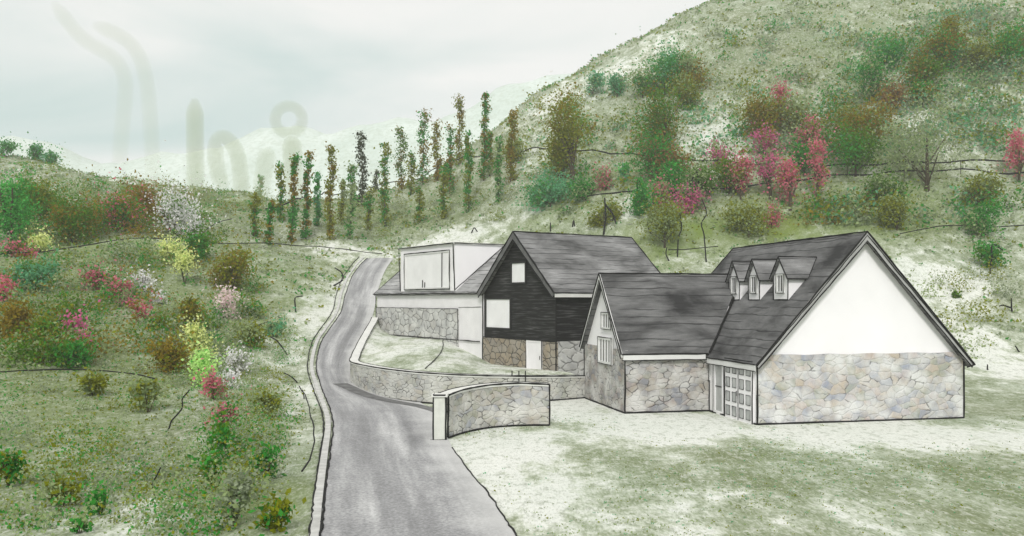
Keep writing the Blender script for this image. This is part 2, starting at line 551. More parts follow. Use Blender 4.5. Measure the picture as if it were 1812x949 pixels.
def groundmat(name, attrs=True, bias=0.0):
    n = NT(name, 0.95)
    p = n.vmul(n.pos(), (1.0, 0.5, 0.9))

    def attr(k):
        a = n.n('ShaderNodeAttribute')
        a.attribute_name = k
        return a.outputs['Fac']
    big = n.noise(p, 0.16, 5, 0.6)
    mid = n.noise(n.vadd(p, (31, 5, 2)), 0.75, 5, 0.62)
    fine = n.noise(p, 7.0, 3, 0.7)
    cover = n.math('ADD', n.math('MULTIPLY', big, 0.3), n.math('MULTIPLY', mid, 1.1))
    cover = n.math('ADD', cover, n.math('MULTIPLY', fine, 0.35))
    cover = n.math('ADD', cover, bias - 0.03)
    if attrs:
        cover = n.math('ADD', cover, n.math('MULTIPLY', attr('sage'), 0.23))
        cover = n.math('SUBTRACT', cover, n.math('MULTIPLY', attr('pale'), 0.42))
    c = n.ramp(cover, [(0.60, (0.74, 0.75, 0.70)), (0.68, (0.56, 0.59, 0.49)), (0.77, (0.35, 0.385, 0.275)), (0.90, (0.235, 0.27, 0.16)), (1.0, (0.18, 0.21, 0.10))])
    hue = n.noise(n.vadd(p, (9, 3, 40)), 0.22, 4)
    c = n.mix(n.ramp(hue, [(0.35, 0.0), (0.7, 0.5)]), c, n.mix(0.4, c, (0.30, 0.42, 0.30)))
    if attrs:
        l = n.math('MULTIPLY', attr('lush'), n.ramp(n.math('ADD', n.math('MULTIPLY', mid, 0.7), n.math('MULTIPLY', fine, 0.3)), [(0.3, 0.25), (0.62, 1.0)]), True)
        c = n.mix(l, c, n.mix(big, (0.19, 0.235, 0.045), (0.14, 0.225, 0.05)))
    stip = n.noise(n.vadd(p, (3, 17, 5)), 3.2, 5, 0.78)
    c = n.mix(n.ramp(stip, [(0.40, 0.65), (0.47, 0.0)]), c, n.mix(0.6, c, (0.13, 0.16, 0.08)))
    keep = n.math('SUBTRACT', 1.0, n.math('MULTIPLY', attr('lush'), 0.9) if attrs else 0.0, True)
    c = n.mix(n.math('MULTIPLY', n.ramp(stip, [(0.53, 0.0), (0.60, 0.6)]), keep), c, n.mix(0.65, c, (0.73, 0.735, 0.69)))
    weave = n.noise(n.vmul(p, (1.0, 0.55, 1.0)), 16, 2, 0.6)
    c = n.mix(n.ramp(weave, [(0.36, 0.45), (0.5, 0.0)]), c, n.mix(0.5, c, (0.1, 0.12, 0.06)))
    c = n.mix(n.math('MULTIPLY', n.ramp(weave, [(0.54, 0.0), (0.66, 0.55)]), keep), c, n.mix(0.6, c, (0.68, 0.69, 0.64)))
    n.col(c)
    n.bump(n.math('ADD', mid, fine), 0.5, 0.15)
    return n.m


tag(sheet('ground', XX, YY, TZ, groundmat('hillside_ground'), att), None, None, kind='structure')

# far hill closing the valley, its mist painted into the pale colour
fx_, fy_ = np.meshgrid(np.arange(-205, 120, 4.0), np.arange(205, 330, 4.0))
crest = 60 + 7 * np.sin(fx_ * 0.021 + 1.0) + 3.5 * np.sin(fx_ * 0.063) + 1.5 * np.sin(fx_ * 0.17 + 2) + 10 * np.clip((fx_ + 60) / 80, 0, 1.5)
fz_ = 4 + (crest - 4) * np.exp(-((fy_ - 285) / 48.0) ** 2) + 0.8 * np.sin(fx_ * 0.4) * np.sin(fy_ * 0.33)
nf = NT('far_hill_painted_mist', 0.95)
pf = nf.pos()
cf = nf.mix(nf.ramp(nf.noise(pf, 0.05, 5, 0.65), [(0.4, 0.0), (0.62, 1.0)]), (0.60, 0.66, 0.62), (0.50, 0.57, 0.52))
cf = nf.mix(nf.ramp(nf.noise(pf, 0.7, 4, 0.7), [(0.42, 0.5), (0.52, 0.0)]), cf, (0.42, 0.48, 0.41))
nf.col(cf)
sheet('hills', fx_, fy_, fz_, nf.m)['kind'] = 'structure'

# ------------------------------------------------------------------ road
ROAD = [(1300, 500, 1165), (1100, 538, 1010), (949, 566, 910), (920, 569, 893), (890, 572, 874), (850, 577, 842), (820, 581, 818), (796, 584, 800), (770, 588, 790), (745, 589, 775), (722, 582, 760), (705, 575, 726), (693, 570, 652),
        (680, 566, 628), (662, 560, 622), (645, 558, 620), (620, 563, 630), (600, 570, 642), (580, 585, 652), (560, 601, 660), (540, 607, 664), (515, 612, 668), (490, 622, 676), (470, 636, 688), (458, 650, 696)]


def resample(rows, k=6):
    out = []
    for a, b in zip(rows, rows[1:]):
        for i in range(k):
            t = i / k
            out.append(a.lerp(b, t))
    out.append(rows[-1])
    return out


LE = resample([hit(l, y) for y, l, r in ROAD])
RI = resample([hit(r, y) for y, l, r in ROAD])


def smooth_line(P, it=6):
    P = [p.copy() for p in P]
    for _ in range(it):
        P = [P[0]] + [(P[i - 1] + P[i] * 2 + P[i + 1]) / 4 for i in range(1, len(P) - 1)] + [P[-1]]
    return P


LE, RI = smooth_line(LE), smooth_line(RI)
n = NT('road_asphalt', 0.9)
p = n.uv()
q = n.pos()
a = n.noise(n.vmul(p, (4.0, 0.07, 1)), 1.0, 4, 0.6)
b = n.noise(q, 0.5, 5, 0.6)
c = n.ramp(n.math('ADD', n.math('MULTIPLY', a, 0.9), n.math('MULTIPLY', b, 0.2)), [(0.36, (0.20, 0.20, 0.205)), (0.54, (0.31, 0.31, 0.315)), (0.7, (0.50, 0.50, 0.50))])
fine = n.noise(q, 14, 3, 0.7)
c = n.mix(0.75, c, n.ramp(fine, [(0.32, 0.55), (0.66, 1.3)]), 'MULTIPLY')
sp = n.n('ShaderNodeSeparateXYZ')
n.put(sp.inputs[0], p)
edge = n.ramp(n.math('ADD', sp.outputs[0], n.math('MULTIPLY', n.math('SUBTRACT', b, 0.5), 0.35)), [(0.72, 0.0), (0.98, 0.75)])
c = n.mix(edge, c, (0.56, 0.56, 0.55))          # dusty gravel drifting over the right-hand edge
n.col(c)
n.bump(fine, 0.4, 0.02)
NW = 14
rv, rf, ruv = [], [], []
dist = 0
for i, (l, r) in enumerate(zip(LE, RI)):
    if i:
        dist += (l - LE[i - 1]).length
    for k in range(NW + 1):
        t = k / NW
        P = l.lerp(r, t)
        rv.append((P.x, P.y, tz(P.x, P.y) + 0.05))
        ruv.append((t, dist))
for i in range(len(LE) - 1):
    for k in range(NW):
        s0 = i * (NW + 1) + k
        rf.append((s0, s0 + 1, s0 + NW + 2, s0 + NW + 1))
me = bpy.data.meshes.new('road')
me.from_pydata(rv, [], rf)
ul = me.uv_layers.new(name='uv')
for lp in me.loops:
    ul.data[lp.index].uv = ruv[lp.vertex_index]
me.materials.append(n.m)
me.polygons.foreach_set('use_smooth', [True] * len(me.polygons))
road = bpy.data.objects.new('road', me)
COL.objects.link(road)
road['kind'] = 'structure'


def ribbon(name, path, width, height, mat, z_off=0.0):
    """a raised strip following a path (kerb)"""
    mb = MB()
    pts = [Vector((p.x, p.y, tz(p.x, p.y) + z_off)) for p in path]
    prev = None
    for i, p in enumerate(pts):
        t = (pts[min(i + 1, len(pts) - 1)] - pts[max(i - 1, 0)])
        s_ = Vector((-t.y, t.x, 0)).normalized() * (width / 2)
        cur = [p - s_ - Vector((0, 0, 0.2)), p + s_ - Vector((0, 0, 0.2)), p + s_ + Vector((0, 0, height)), p - s_ + Vector((0, 0, height))]
        if prev:
            for a_, b_ in ((0, 1), (1, 2), (2, 3), (3, 0)):
                mb.face([prev[a_], prev[b_], cur[b_], cur[a_]])
        else:
            mb.face(cur[::-1])
        prev = cur
    mb.face(prev)
    return mb.build(name, mat)


KE = [p + Vector((-0.12 * p.y / 30 - 0.04, 0, 0)) for p in LE]
kerb = ribbon('kerb', KE, 0.2, 0.07, plain('kerb_stone', (0.50, 0.50, 0.48), 0.9, 0.2, 3.0))
kerb['kind'] = 'structure'


def ink_on_ground(pts, r, lift=0.03, conform=True, wob=0.02, step=0.7):
    mb = MB()
    P = []
    for a, b in zip(pts, pts[1:]):
        k = max(1, int((b - a).length / step))
        for i in range(k):
            P.append(a.lerp(b, i / k))
    P.append(pts[-1])
    P = smooth_line(P, 3)
    Q = []
    for p in P:
        z = tz(p.x, p.y) + lift if conform else p.z + lift
        Q.append(Vector((p.x + R.uniform(-wob, wob), p.y, z)))
    mb.tube(Q, [r * R.uniform(0.75, 1.2) for _ in Q], 5)
    return mb


# joints of the kerb: dark line each side
e1 = ink_on_ground([p + Vector((-0.26 * p.y / 30 - 0.05, 0, 0)) for p in LE], 0.03, 0.05).build('kerb_edge', M['ink'])
e1['kind'] = 'structure'
e2 = ink_on_ground([p + Vector((0.02, 0, 0)) for p in LE], 0.03, 0.07).build('road_edge', M['ink'])
e2['kind'] = 'structure'
RR = [p for p in RI if p.y < hit(800, 795).y + 0.3]
e3 = ink_on_ground(RR, 0.02, 0.06, wob=0.03).build('road_edge', M['ink'])
e3['kind'] = 'structure'


# ------------------------------------------------------------------ walls built along a curve
def curve_wall(parent, path, thick, mat, cop_mat, cop_h=0.09, ink_r=0.03, side=1, ink_ends=True, ink_base=True):
    """path: list of (x, y, zbase, ztop); stone core, coping, dark edge lines. side=1: body lies to the left of the path direction"""
    P = [Vector(p[:2]) for p in path]
    zb = [p[2] for p in path]
    zt = [p[3] for p in path]
    # resample
    Q, B, T = [], [], []
    N = len(P)

    def cr(a, b, c, d, t):
        return 0.5 * ((2 * b) + (c - a) * t + (2 * a - 5 * b + 4 * c - d) * t * t + (3 * b - a - 3 * c + d) * t ** 3)
    for i in range(N - 1):
        for k in range(7):
            t = k / 7
            i0, i3 = max(i - 1, 0), min(i + 2, N - 1)
            Q.append(cr(P[i0], P[i], P[i + 1], P[i3], t))
            B.append(zb[i] * (1 - t) + zb[i + 1] * t)
            T.append(zt[i] * (1 - t) + zt[i + 1] * t)
    Q.append(P[-1]); B.append(zb[-1]); T.append(zt[-1])
    inner = []
    for i, q_ in enumerate(Q):
        t = Q[min(i + 1, len(Q) - 1)] - Q[max(i - 1, 0)]
        s_ = Vector((-t.y, t.x)).normalized() * thick * side
        inner.append(q_ + s_)
    core, cop, ink = MB(), MB(), MB()
    dist, D = 0, [0]
    for i in range(1, len(Q)):
        dist += (Q[i] - Q[i - 1]).length
        D.append(dist)

    def ring(mb, z0, z1, grow):
        for i in range(len(Q) - 1):
            o0, o1, i0, i1 = Q[i], Q[i + 1], inner[i], inner[i + 1]
            if grow:
                o0, o1 = o0 + (o0 - i0) * grow, o1 + (o1 - i1) * grow
                i0, i1 = i0 + (i0 - Q[i]) * grow, i1 + (i1 - Q[i + 1]) * grow
            mb.face([(*o0, z0[i]), (*o1, z0[i + 1]), (*o1, z1[i + 1]), (*o0, z1[i])])
            mb.face([(*i1, z0[i + 1]), (*i0, z0[i]), (*i0, z1[i]), (*i1, z1[i + 1])])
            mb.face([(*o0, z1[i]), (*o1, z1[i + 1]), (*i1, z1[i + 1]), (*i0, z1[i])])
            mb.face([(*i0, z0[i]), (*i1, z0[i + 1]), (*o1, z0[i + 1]), (*o0, z0[i])])
            if i == 0:
                mb.face([(*i0, z0[0]), (*o0, z0[0]), (*o0, z1[0]), (*i0, z1[0])])
            if i == len(Q) - 2:
                mb.face([(*o1, z0[-1]), (*i1, z0[-1]), (*i1, z1[-1]), (*o1, z1[-1])])
    ring(core, [b - 0.35 for b in B], [t - cop_h for t in T], 0)
    ring(cop, [t - cop_h - 0.002 for t in T], T, 0.07)
    ob = core.build('stone_face', mat, parent, recalc=False)
    # metre UVs along the run
    uvl = ob.data.uv_layers[0]
    for pl in ob.data.polygons:
        if abs(pl.normal.z) > 0.7:
            continue
        for li in pl.loop_indices:
            co = ob.data.vertices[ob.data.loops[li].vertex_index].co
            best = min(range(len(Q)), key=lambda k: min((Q[k] - co.xy).length, (inner[k] - co.xy).length))
            uvl.data[li].uv = (D[best], co.z)
    cop.build('coping', cop_mat, parent, recalc=False)
    out = [Vector((*(q_ + (q_ - w) * 0.08), t)) for q_, w, t in zip(Q, inner, T)]
    inn = [Vector((*(w + (w - q_) * 0.08), t)) for q_, w, t in zip(Q, inner, T)]
    bas = [Vector((*(q_ + (q_ - w) * 0.05), b + 0.02)) for q_, w, b in zip(Q, inner, B)]
    ink.ink(out, ink_r)
    ink.ink(inn, ink_r * 0.8)
    if ink_base:
        ink.ink(bas, ink_r * 1.1)
    if ink_ends:
        ink.ink([bas[0], out[0]], ink_r)
        ink.ink([bas[-1], out[-1]], ink_r)
    ink.build('edge_trim', M['ink'], parent)
    return Q, inner, T


gw = empty('garden_wall', (-4, 40, 0), 0, 'long curved low stone retaining wall with pale coping below the pale house garden', 'wall')
W1 = [(-10.1, 63.0, 2.4, 3.5), (-9.9, 58.0, 1.7, 2.5), (-9.5, 53, 0.9, 1.85), (-9.0, 49, 0.35, 1.6), (-8.5, 46.2, 0.06, 1.5), (-7.0, 43.4, 0.03, 1.47), (-5.4, 41.4, 0.03, 1.44), (-3.8, 40.1, 0.03, 1.42), (-2.0, 39.7, 0.02, 1.36), (0.0, 40.2, 0.02, 1.27), (2.0, 41.3, 0.02, 1.17), (3.55, 42.3, 0.02, 1.1)]
gw.location = (0, 0, 0)
Q1, I1, T1 = curve_wall(gw, W1, 0.42, M['stonewall'], M['coping'], side=1)
# little rail stub over the wall where the steps come up
mb = MB()
for x in (0.0, 0.32, 0.62):
    mb.tube([(x, 40.35, 0.4), (x, 40.35, 1.5)], 0.03, 6)
mb.build('rail_post', M['ink'], gw)

ew = empty('entrance_wall', (0, 0, 0), 0, 'short stone entrance wall curving from a pale pillar beside the grey road', 'wall')
W2 = [(-2.22, 30.0, 0.02, 1.5), (-1.75, 31.2, 0.02, 1.58), (-0.9, 32.4, 0.02, 1.62), (0.2, 33.0, 0.02, 1.64), (1.42, 33.1, 0.02, 1.58)]
curve_wall(ew, W2, 0.42, M['stonewall2'], M['coping'], ink_r=0.032, side=1)
mb = MB()
mb.box(-2.66, -2.24, 29.5, 29.95, -0.3, 1.5)
pil = mb.build('pillar', M['cut'], ew)
mb = MB()
mb.box(-2.72, -2.18, 29.44, 30.0, 1.5, 1.58)
mb.build('pillar_cap', M['coping'], pil)
mb = MB()
x0, x1, y0, y1 = -2.66, -2.24, 29.5, 29.95
for x in (x0, x1):
    mb.ink([(x, y0, 0.0), (x, y0, 1.55)], 0.034)
mb.ink([(x0 - 0.1, y0, 0.03), (x1, y0, 0.03)], 0.034)
mb.ink([(x0, y0 - 0.04, 1.56), (x1, y0 - 0.04, 1.56)], 0.034)
mb.ink([(x0, y0 - 0.02, 1.56), (x0, y1, 1.56)], 0.03)
mb.build('edge_trim', M['ink'], pil)

dp = [Vector((x, y, 0)) for x, y in ((-9.0, 45.6), (-8.3, 44.6), (-7.2, 42.7), (-5.7, 40.7), (-4.2, 39.0), (-3.2, 37.2), (-2.75, 35.2))]  # dark strip painting the garden wall's shadow onto the road
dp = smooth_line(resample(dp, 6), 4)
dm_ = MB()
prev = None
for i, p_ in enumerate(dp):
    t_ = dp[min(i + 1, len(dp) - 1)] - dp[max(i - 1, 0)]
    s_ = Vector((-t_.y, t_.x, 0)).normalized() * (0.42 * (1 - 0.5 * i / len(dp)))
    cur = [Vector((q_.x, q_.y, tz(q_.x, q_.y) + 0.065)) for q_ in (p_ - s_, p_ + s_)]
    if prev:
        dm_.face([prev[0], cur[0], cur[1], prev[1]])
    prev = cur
o = dm_.build('wall_shadow_strip', plain('painted_wall_shadow', (0.14, 0.14, 0.14), 0.9, 0.35, 2.5), recalc=False)
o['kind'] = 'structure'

# garden terrace behind the long wall, climbing to the upper houses
TEL = (-1.62, 50.98)
ang = math.atan2(-0.836, 0.549)
e1v, e2v = Vector((0.549, -0.836)), Vector((0.836, 0.549))
n1 = len(Q1)
rows = []
front = []
for i in range(n1):
    t = i / (n1 - 1)
    # matching point on the house fronts: from the pale house's left end to the dark house's right corner
    s_ = -14.9 + 22.0 * min(1, max(0, (t - 0.0)))
    front.append(Vector(TEL) + e1v * s_ + e2v * 0.3)
gx, gy, gz = [], [], []
for i in range(n1):
    a_, b_ = I1[i], front[i]
    zb_ = 2.25 - 1.2 * min(1, max(0, (i / (n1 - 1) - 0.45) / 0.25))
    gx.append([a_.x * (1 - k / 10) + b_.x * k / 10 for k in range(11)])
    gy.append([a_.y * (1 - k / 10) + b_.y * k / 10 for k in range(11)])
    gz.append([(T1[i] - 0.12) * (1 - k / 10) + zb_ * k / 10 + 0.1 * math.sin(k / 10 * math.pi) for k in range(11)])
gs = sheet('garden', np.array(gx).T[::-1], np.array(gy).T[::-1], np.array(gz).T[::-1], groundmat('garden_ground', False, -0.16))
gs['kind'] = 'structure'

# ------------------------------------------------------------------ houses
def plane_pt(root_m, px, py, axis, val):
    """point (in the house's own frame) where the photo ray meets local plane axis=val"""
    inv = root_m.inverted()
    o = inv @ Vector((0, 0, H))
    d = inv.to_3x3() @ ray(px, py)
    t = (val - o[axis]) / d[axis]
    return o + d * t


def rect(root_m, px0, py0, px1, py1, axis, val):
    a = plane_pt(root_m, px0, py0, axis, val)
    b = plane_pt(root_m, px1, py0, axis, val)
    c = plane_pt(root_m, px0, py1, axis, val)
    d = plane_pt(root_m, px1, py1, axis, val)
    k = 1 - axis
    us = sorted([(a[k] + c[k]) / 2, (b[k] + d[k]) / 2])
    zs = sorted([(a.z + b.z) / 2, (c.z + d.z) / 2])
    return us[0], us[1], zs[0], zs[1]


def lbox(mb, axis, val, out, u0, u1, d0, d1, z0, z1):
    """box on a wall plane: axis 0 -> wall x=val, axis 1 -> wall y=val; out=-1/+1 outward sign, d0..d1 outward"""
    a, b = sorted((val + out * d0, val + out * d1))
    if axis == 0:
        mb.box(a, b, u0, u1, z0, z1)
    else:
        mb.box(u0, u1, a, b, z0, z1)


def window(parent, axis, val, out, r, name='window', fw=0.07, nv=0, nh=0, fmat='frame', gmat='glass', ink=True, proud=0.07, handle=False, ink_r=0.02, bar='darkframe', sub=True):
    u0, u1, z0, z1 = r
    fr = MB()
    lbox(fr, axis, val, out, u0, u0 + fw, -0.05, proud, z0, z1)
    lbox(fr, axis, val, out, u1 - fw, u1, -0.05, proud, z0, z1)
    lbox(fr, axis, val, out, u0 + fw, u1 - fw, -0.05, proud, z0, z0 + fw)
    lbox(fr, axis, val, out, u0 + fw, u1 - fw, -0.05, proud, z1 - fw, z1)
    w = fr.build(name, M[fmat], parent)
    p = MB()
    lbox(p, axis, val, out, u0 + fw - 0.002, u1 - fw + 0.002, 0.0, 0.025, z0 + fw - 0.002, z1 - fw + 0.002)
    p.build('pane', M[gmat], w)
    b = MB()
    for k in range(nv):
        u = u0 + (u1 - u0) * (k + 1) / (nv + 1)
        lbox(b, axis, val, out, u - 0.018, u + 0.018, 0.02, 0.05, z0 + fw, z1 - fw)
    for k in range(nh):
        z = z0 + (z1 - z0) * (k + 1) / (nh + 1)
        lbox(b, axis, val, out, u0 + fw, u1 - fw, 0.021, 0.046, z - 0.018, z + 0.018)

    def P(u, z, d=proud):
        return (val + out * d, u, z) if axis == 0 else (u, val + out * d, z)
    if nv or nh:
        b.build('glazing_bar', M[bar], w)
    if ink:
        e = MB()
        e.ink([P(u0, z0), P(u1, z0), P(u1, z1), P(u0, z1), P(u0, z0)], ink_r, 0.008)
        e.build('edge_trim', M['ink'], w)
    if handle:
        h = MB()
        zc = (z0 + z1) / 2
        h.tube([P(u1 - 0.15, zc - 0.1, proud + 0.03), P(u1 - 0.15, zc + 0.1, proud + 0.03)], 0.02, 6)
        h.build('handle', M['ink'], w)
    return w


def slope_slab(mb, a, b, c, d, th):
    """roof slab: a,b along the eave, c,d along the ridge (a-b-c-d in order), thickness th downwards"""
    a, b, c, d = map(Vector, (a, b, c, d))
    nn = (b - a).cross(d - a).normalized()
    if nn.z < 0:
        nn = -nn
    mb.prism([a, b, c, d], -nn * th)


# ---- stone house: main block A and wing B
FX, FY = 9.39, 33.4
rzA = math.atan2(0.211, 0.977)
A = empty('stone_house', (FX, FY, 0), rzA, 'stone house with big white gable, three small roof dormers and a lower side wing', 'house')
mA = Matrix.Translation((FX, FY, 0)) @ Matrix.Rotation(rzA, 4, 'Z')
WA, DA, EA, RA = 9.0, 10.9, 2.55, 7.42          # width, depth, eave, ridge of the main block
BU, BV0, BV1, EB, RB = -3.79, 4.2, 9.9, 2.72, 5.95
mid = WA / 2
sl = (RA - EA) / mid
mb = MB()
mb.prism([(0, 0, -0.4), (WA, 0, -0.4), (WA, 0, EA - 0.1), (mid, 0, RA - 0.16), (0, 0, EA - 0.1)], (0, DA, 0))
mb.build('gable_wall', M['render'], A)
mb = MB()
# stone face of the gable, slightly proud, top edge uneven
N = 18
top = [(WA + 0.03 - (WA + 0.06) * k / N, EA + 0.12 + 0.02 * math.sin(k * 1.7)) for k in range(N + 1)]
top = [(x, min(z, EA - 0.15 + 0.9 * max(0, min(x, WA - x)))) for x, z in top]
mb.prism([(-0.03, -0.07, -0.4), (WA + 0.03, -0.07, -0.4)] + [(x, -0.07, z) for x, z in top], (0, 0.12, 0))
mb.build('stone_wall', M['stone'], A)
mb = MB()
bm_ = (BV0 + BV1) / 2
slB = (RB - EB) / (bm_ - BV0)
mb.prism([(BU, BV0, -0.4), (BU, BV0, EB - 0.1), (BU, bm_, RB - 0.14), (BU, BV1, EB - 0.1), (BU, BV1, -0.4)], (5.5, 0, 0))
mb.build('wing_wall', M['render'], A)
mb = MB()
mb.box(BU - 0.06, -0.002, BV0 - 0.06, BV0 + 0.05, -0.4, EB - 0.24)
mb.build('wing_stone_wall', M['stonewing'], A)
mb = MB()
mb.box(BU - 0.063, BU + 0.05, BV0 - 0.063, BV1 + 0.06, -0.4, EB - 0.06)
o = mb.build('wing_stone_wall', M['stonewing'], A)
# side entrance panel
mb = MB()
mb.box(-0.05, 0.05, 0.06, BV0 - 0.07, -0.4, EA - 0.25)
mb.build('side_wall', M['render'], A)
# roofs
OV, TH = 0.28, 0.14
mb = MB()
e_l = -0.22
zl = EA + sl * e_l
ridge = lambda v: (mid, v, RA)
slope_slab(mb, (e_l, -OV, zl), (mid, -OV, RA), (mid, DA + 0.2, RA), (e_l, DA + 0.2, zl), TH)
slope_slab(mb, (WA - e_l + 0.12, -OV, zl - 0.12 * sl), (mid, -OV, RA), (mid, DA + 0.2, RA), (WA - e_l + 0.12, DA + 0.2, zl - 0.12 * sl), TH)
mb.build('roof', M['slate'], A)
mb = MB()
ovB = 0.2
zB = EB - slB * ovB
slope_slab(mb, (BU - 0.22, BV0 - ovB, zB), (-0.1, BV0 - ovB, zB), (2.9, bm_, RB), (BU - 0.22, bm_, RB), TH)
slope_slab(mb, (BU - 0.22, BV1 + ovB, zB), (1.0, BV1 + ovB, zB), (2.9, bm_, RB), (BU - 0.22, bm_, RB), TH)
mb.build('wing_roof', M['slate'], A)
# bargeboards on the big gable
mb = MB()
for sgn in (0, 1):
    X = (lambda u: u) if sgn == 0 else (lambda u: WA - u)
    ext = e_l if sgn == 0 else e_l - 0.12
    zz = EA + sl * ext
    bw = 0.36
    mb.prism([(X(ext), -OV - 0.045, zz + 0.02), (X(mid), -OV - 0.045, RA + 0.02), (X(mid), -OV - 0.045, RA + 0.02 - bw), (X(ext + 0.12), -OV - 0.045, zz - 0.12)], (0, 0.04, 0))
mb.build('bargeboard', M['barge'], A)
mb = MB()
mb.prism([(BU - 0.27, BV0 - ovB, zB + 0.01), (BU - 0.27, bm_, RB + 0.02), (BU - 0.27, bm_, RB - 0.24), (BU - 0.27, BV0 - ovB, zB - 0.13)], (0.045, 0, 0))
mb.prism([(BU - 0.27, BV1 + ovB, zB + 0.01), (BU - 0.27, bm_, RB + 0.02), (BU - 0.27, bm_, RB - 0.24), (BU - 0.27, BV1 + ovB, zB - 0.13)], (0.045, 0, 0))
mb.build('wing_bargeboard', M['frame'], A)
# fascia boards under the eaves
mb = MB()
mb.box(BU - 0.2, -0.3, BV0 - ovB - 0.03, BV0 - ovB, zB - 0.24, zB - 0.02)
mb.box(e_l - 0.03, e_l, -OV, BV0 - ovB - 0.02, zl - 0.24, zl - 0.02)
mb.build('fascia', M['frame'], A)
# edge lines
ik = MB()
r_ = 0.034
yf = -OV - 0.06
zr = zl - 0.12 * sl
ik.ink([(e_l, yf, zl), (mid, yf, RA + 0.03), (WA - e_l + 0.12, yf, zr)], r_ * 1.1)
ik.ink([(e_l + 0.1, yf, zl - 0.14), (mid, yf, RA - 0.34), (WA - e_l, yf, zr - 0.1)], r_ * 0.8)
ik.ink([(e_l + 0.02, yf, zl - 0.05), (mid, yf, RA - 0.12), (WA - e_l + 0.1, yf, zr - 0.03)], r_ * 0.5)
ik.ink([(mid, yf, RA + 0.03), (mid, DA + 0.2, RA + 0.03)], r_)
ik.ink([(mid, DA + 0.2, RA + 0.02), (e_l, DA + 0.2, zl)], r_ * 0.8)
ik.ink([(e_l - 0.03, -OV, zl), (e_l - 0.03, BV0 - ovB, zl)], r_ * 0.9)
ik.ink([(e_l - 0.03, -OV, zl - 0.24), (e_l - 0.03, BV0 - ovB, zl - 0.24)], r_ * 0.6)
ik.ink([(WA - e_l + 0.12, yf, zr), (WA - 0.02, yf, zr - 0.1)], r_)
ik.ink([(-0.04, -0.08, 0.02), (-0.04, -0.08, EA - 0.1)], r_ * 1.1)
ik.ink([(WA + 0.04, -0.08, 0.02), (WA + 0.04, -0.08, EA - 0.2)], r_)
ik.ink([(-0.04, -0.1, 0.03), (WA + 0.04, -0.1, 0.03)], r_ * 1.1)
ik.ink([(-0.07, -0.08, 0.03), (-0.07, BV0 - 0.06, 0.03)], r_ * 1.3)
# wing
ik.ink([(BU - 0.07, BV0 - 0.07, 0.03), (-0.05, BV0 - 0.07, 0.03)], r_ * 1.2)
ik.ink([(BU - 0.07, BV0 - 0.07, 0.03), (BU - 0.07, BV1 + 0.06, 0.03)], r_ * 1.3)
ik.ink([(BU - 0.07, BV0 - 0.07, 0.03), (BU - 0.07, BV0 - 0.07, EB - 0.2)], r_)
ik.ink([(BU - 0.07, BV1 + 0.07, 0.03), (BU - 0.07, BV1 + 0.07, EB)], r_)
ik.ink([(-0.06, BV0 - 0.09, 0.03), (-0.06, BV0 - 0.09, EB - 0.25)], r_ * 0.8)
ik.ink([(BU - 0.28, BV0 - ovB, zB), (BU - 0.28, bm_, RB + 0.03), (BU - 0.28, BV1 + ovB, zB)], r_)
ik.ink([(BU - 0.28, BV0 - ovB + 0.1, zB - 0.18), (BU - 0.28, bm_, RB - 0.27), (BU - 0.28, BV1 + ovB - 0.1, zB - 0.18)], r_ * 0.6)
ik.ink([(BU - 0.25, bm_, RB + 0.03), (2.9, bm_, RB + 0.03)], r_)
ik.ink([(BU - 0.25, BV0 - ovB - 0.03, zB), (-0.2, BV0 - ovB - 0.03, zB)], r_)
ik.ink([(BU - 0.25, BV0 - ovB - 0.03, zB - 0.25), (-0.2, BV0 - ovB - 0.03, zB - 0.25)], r_ * 0.6)
# valley between wing and main roof
ub = (zB - EA) / sl
ik.ink([(ub - 0.05, BV0 - ovB, zB + 0.03), ((RB - EA) / sl - 0.05, bm_, RB + 0.03)], r_ * 1.5)
ik.build('edge_trim', M['ink'], A)
# openings in the side wall between main block and wing
window(A, 0, -0.05, -1, rect(mA, 1245, 627, 1257, 672, 0, -0.05), nv=0, fw=0.06)
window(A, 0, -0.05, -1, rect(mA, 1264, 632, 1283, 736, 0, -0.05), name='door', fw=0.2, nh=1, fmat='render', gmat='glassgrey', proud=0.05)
du0, du1, dz0, dz1 = rect(mA, 1286, 637, 1335, 745, 0, -0.05)
mb = MB()
mb.box(-0.13, -0.05, du0, du1, dz0, dz1)
dd = mb.build('double_door', M['render'], A)
pm, im = MB(), MB()
for c_ in range(4):
    for r_i in range(4):
        a0 = du0 + (du1 - du0) * (0.07 + 0.235 * c_ + (0.0 if c_ < 2 else 0.03))
        a1 = a0 + (du1 - du0) * 0.15
        b0 = dz0 + (dz1 - dz0) * (0.06 + 0.235 * r_i)
        b1 = b0 + (dz1 - dz0) * 0.16
        pm.box(-0.135, -0.12, a0, a1, b0, b1)
        im.ink([(-0.14, a0, b0), (-0.14, a1, b0), (-0.14, a1, b1), (-0.14, a0, b1), (-0.14, a0, b0)], 0.014, 0.006)
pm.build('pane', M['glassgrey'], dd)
um = (du0 + du1) / 2
im.ink([(-0.14, um, dz0), (-0.14, um, dz1)], 0.02, 0.006)
im.ink([(-0.14, du0, dz0), (-0.14, du0, dz1), (-0.14, du1, dz1), (-0.14, du1, dz0)], 0.024, 0.008)
im.build('edge_trim', M['ink'], dd)
hm_ = MB()
hm_.tube([(-0.17, um + 0.1, 0.95), (-0.17, um + 0.1, 1.15)], 0.02, 6)
hm_.build('handle', M['ink'], dd)
# wing gable windows
window(A, 0, BU - 0.02, -1, rect(mA, 1066, 553, 1083, 583, 0, BU - 0.02), nv=3, fw=0.09)
window(A, 0, BU - 0.06, -1, rect(mA, 1060, 597, 1084, 644, 0, BU - 0.06), nv=4, fw=0.11)
# dormers on the left slope
ROOFN = None


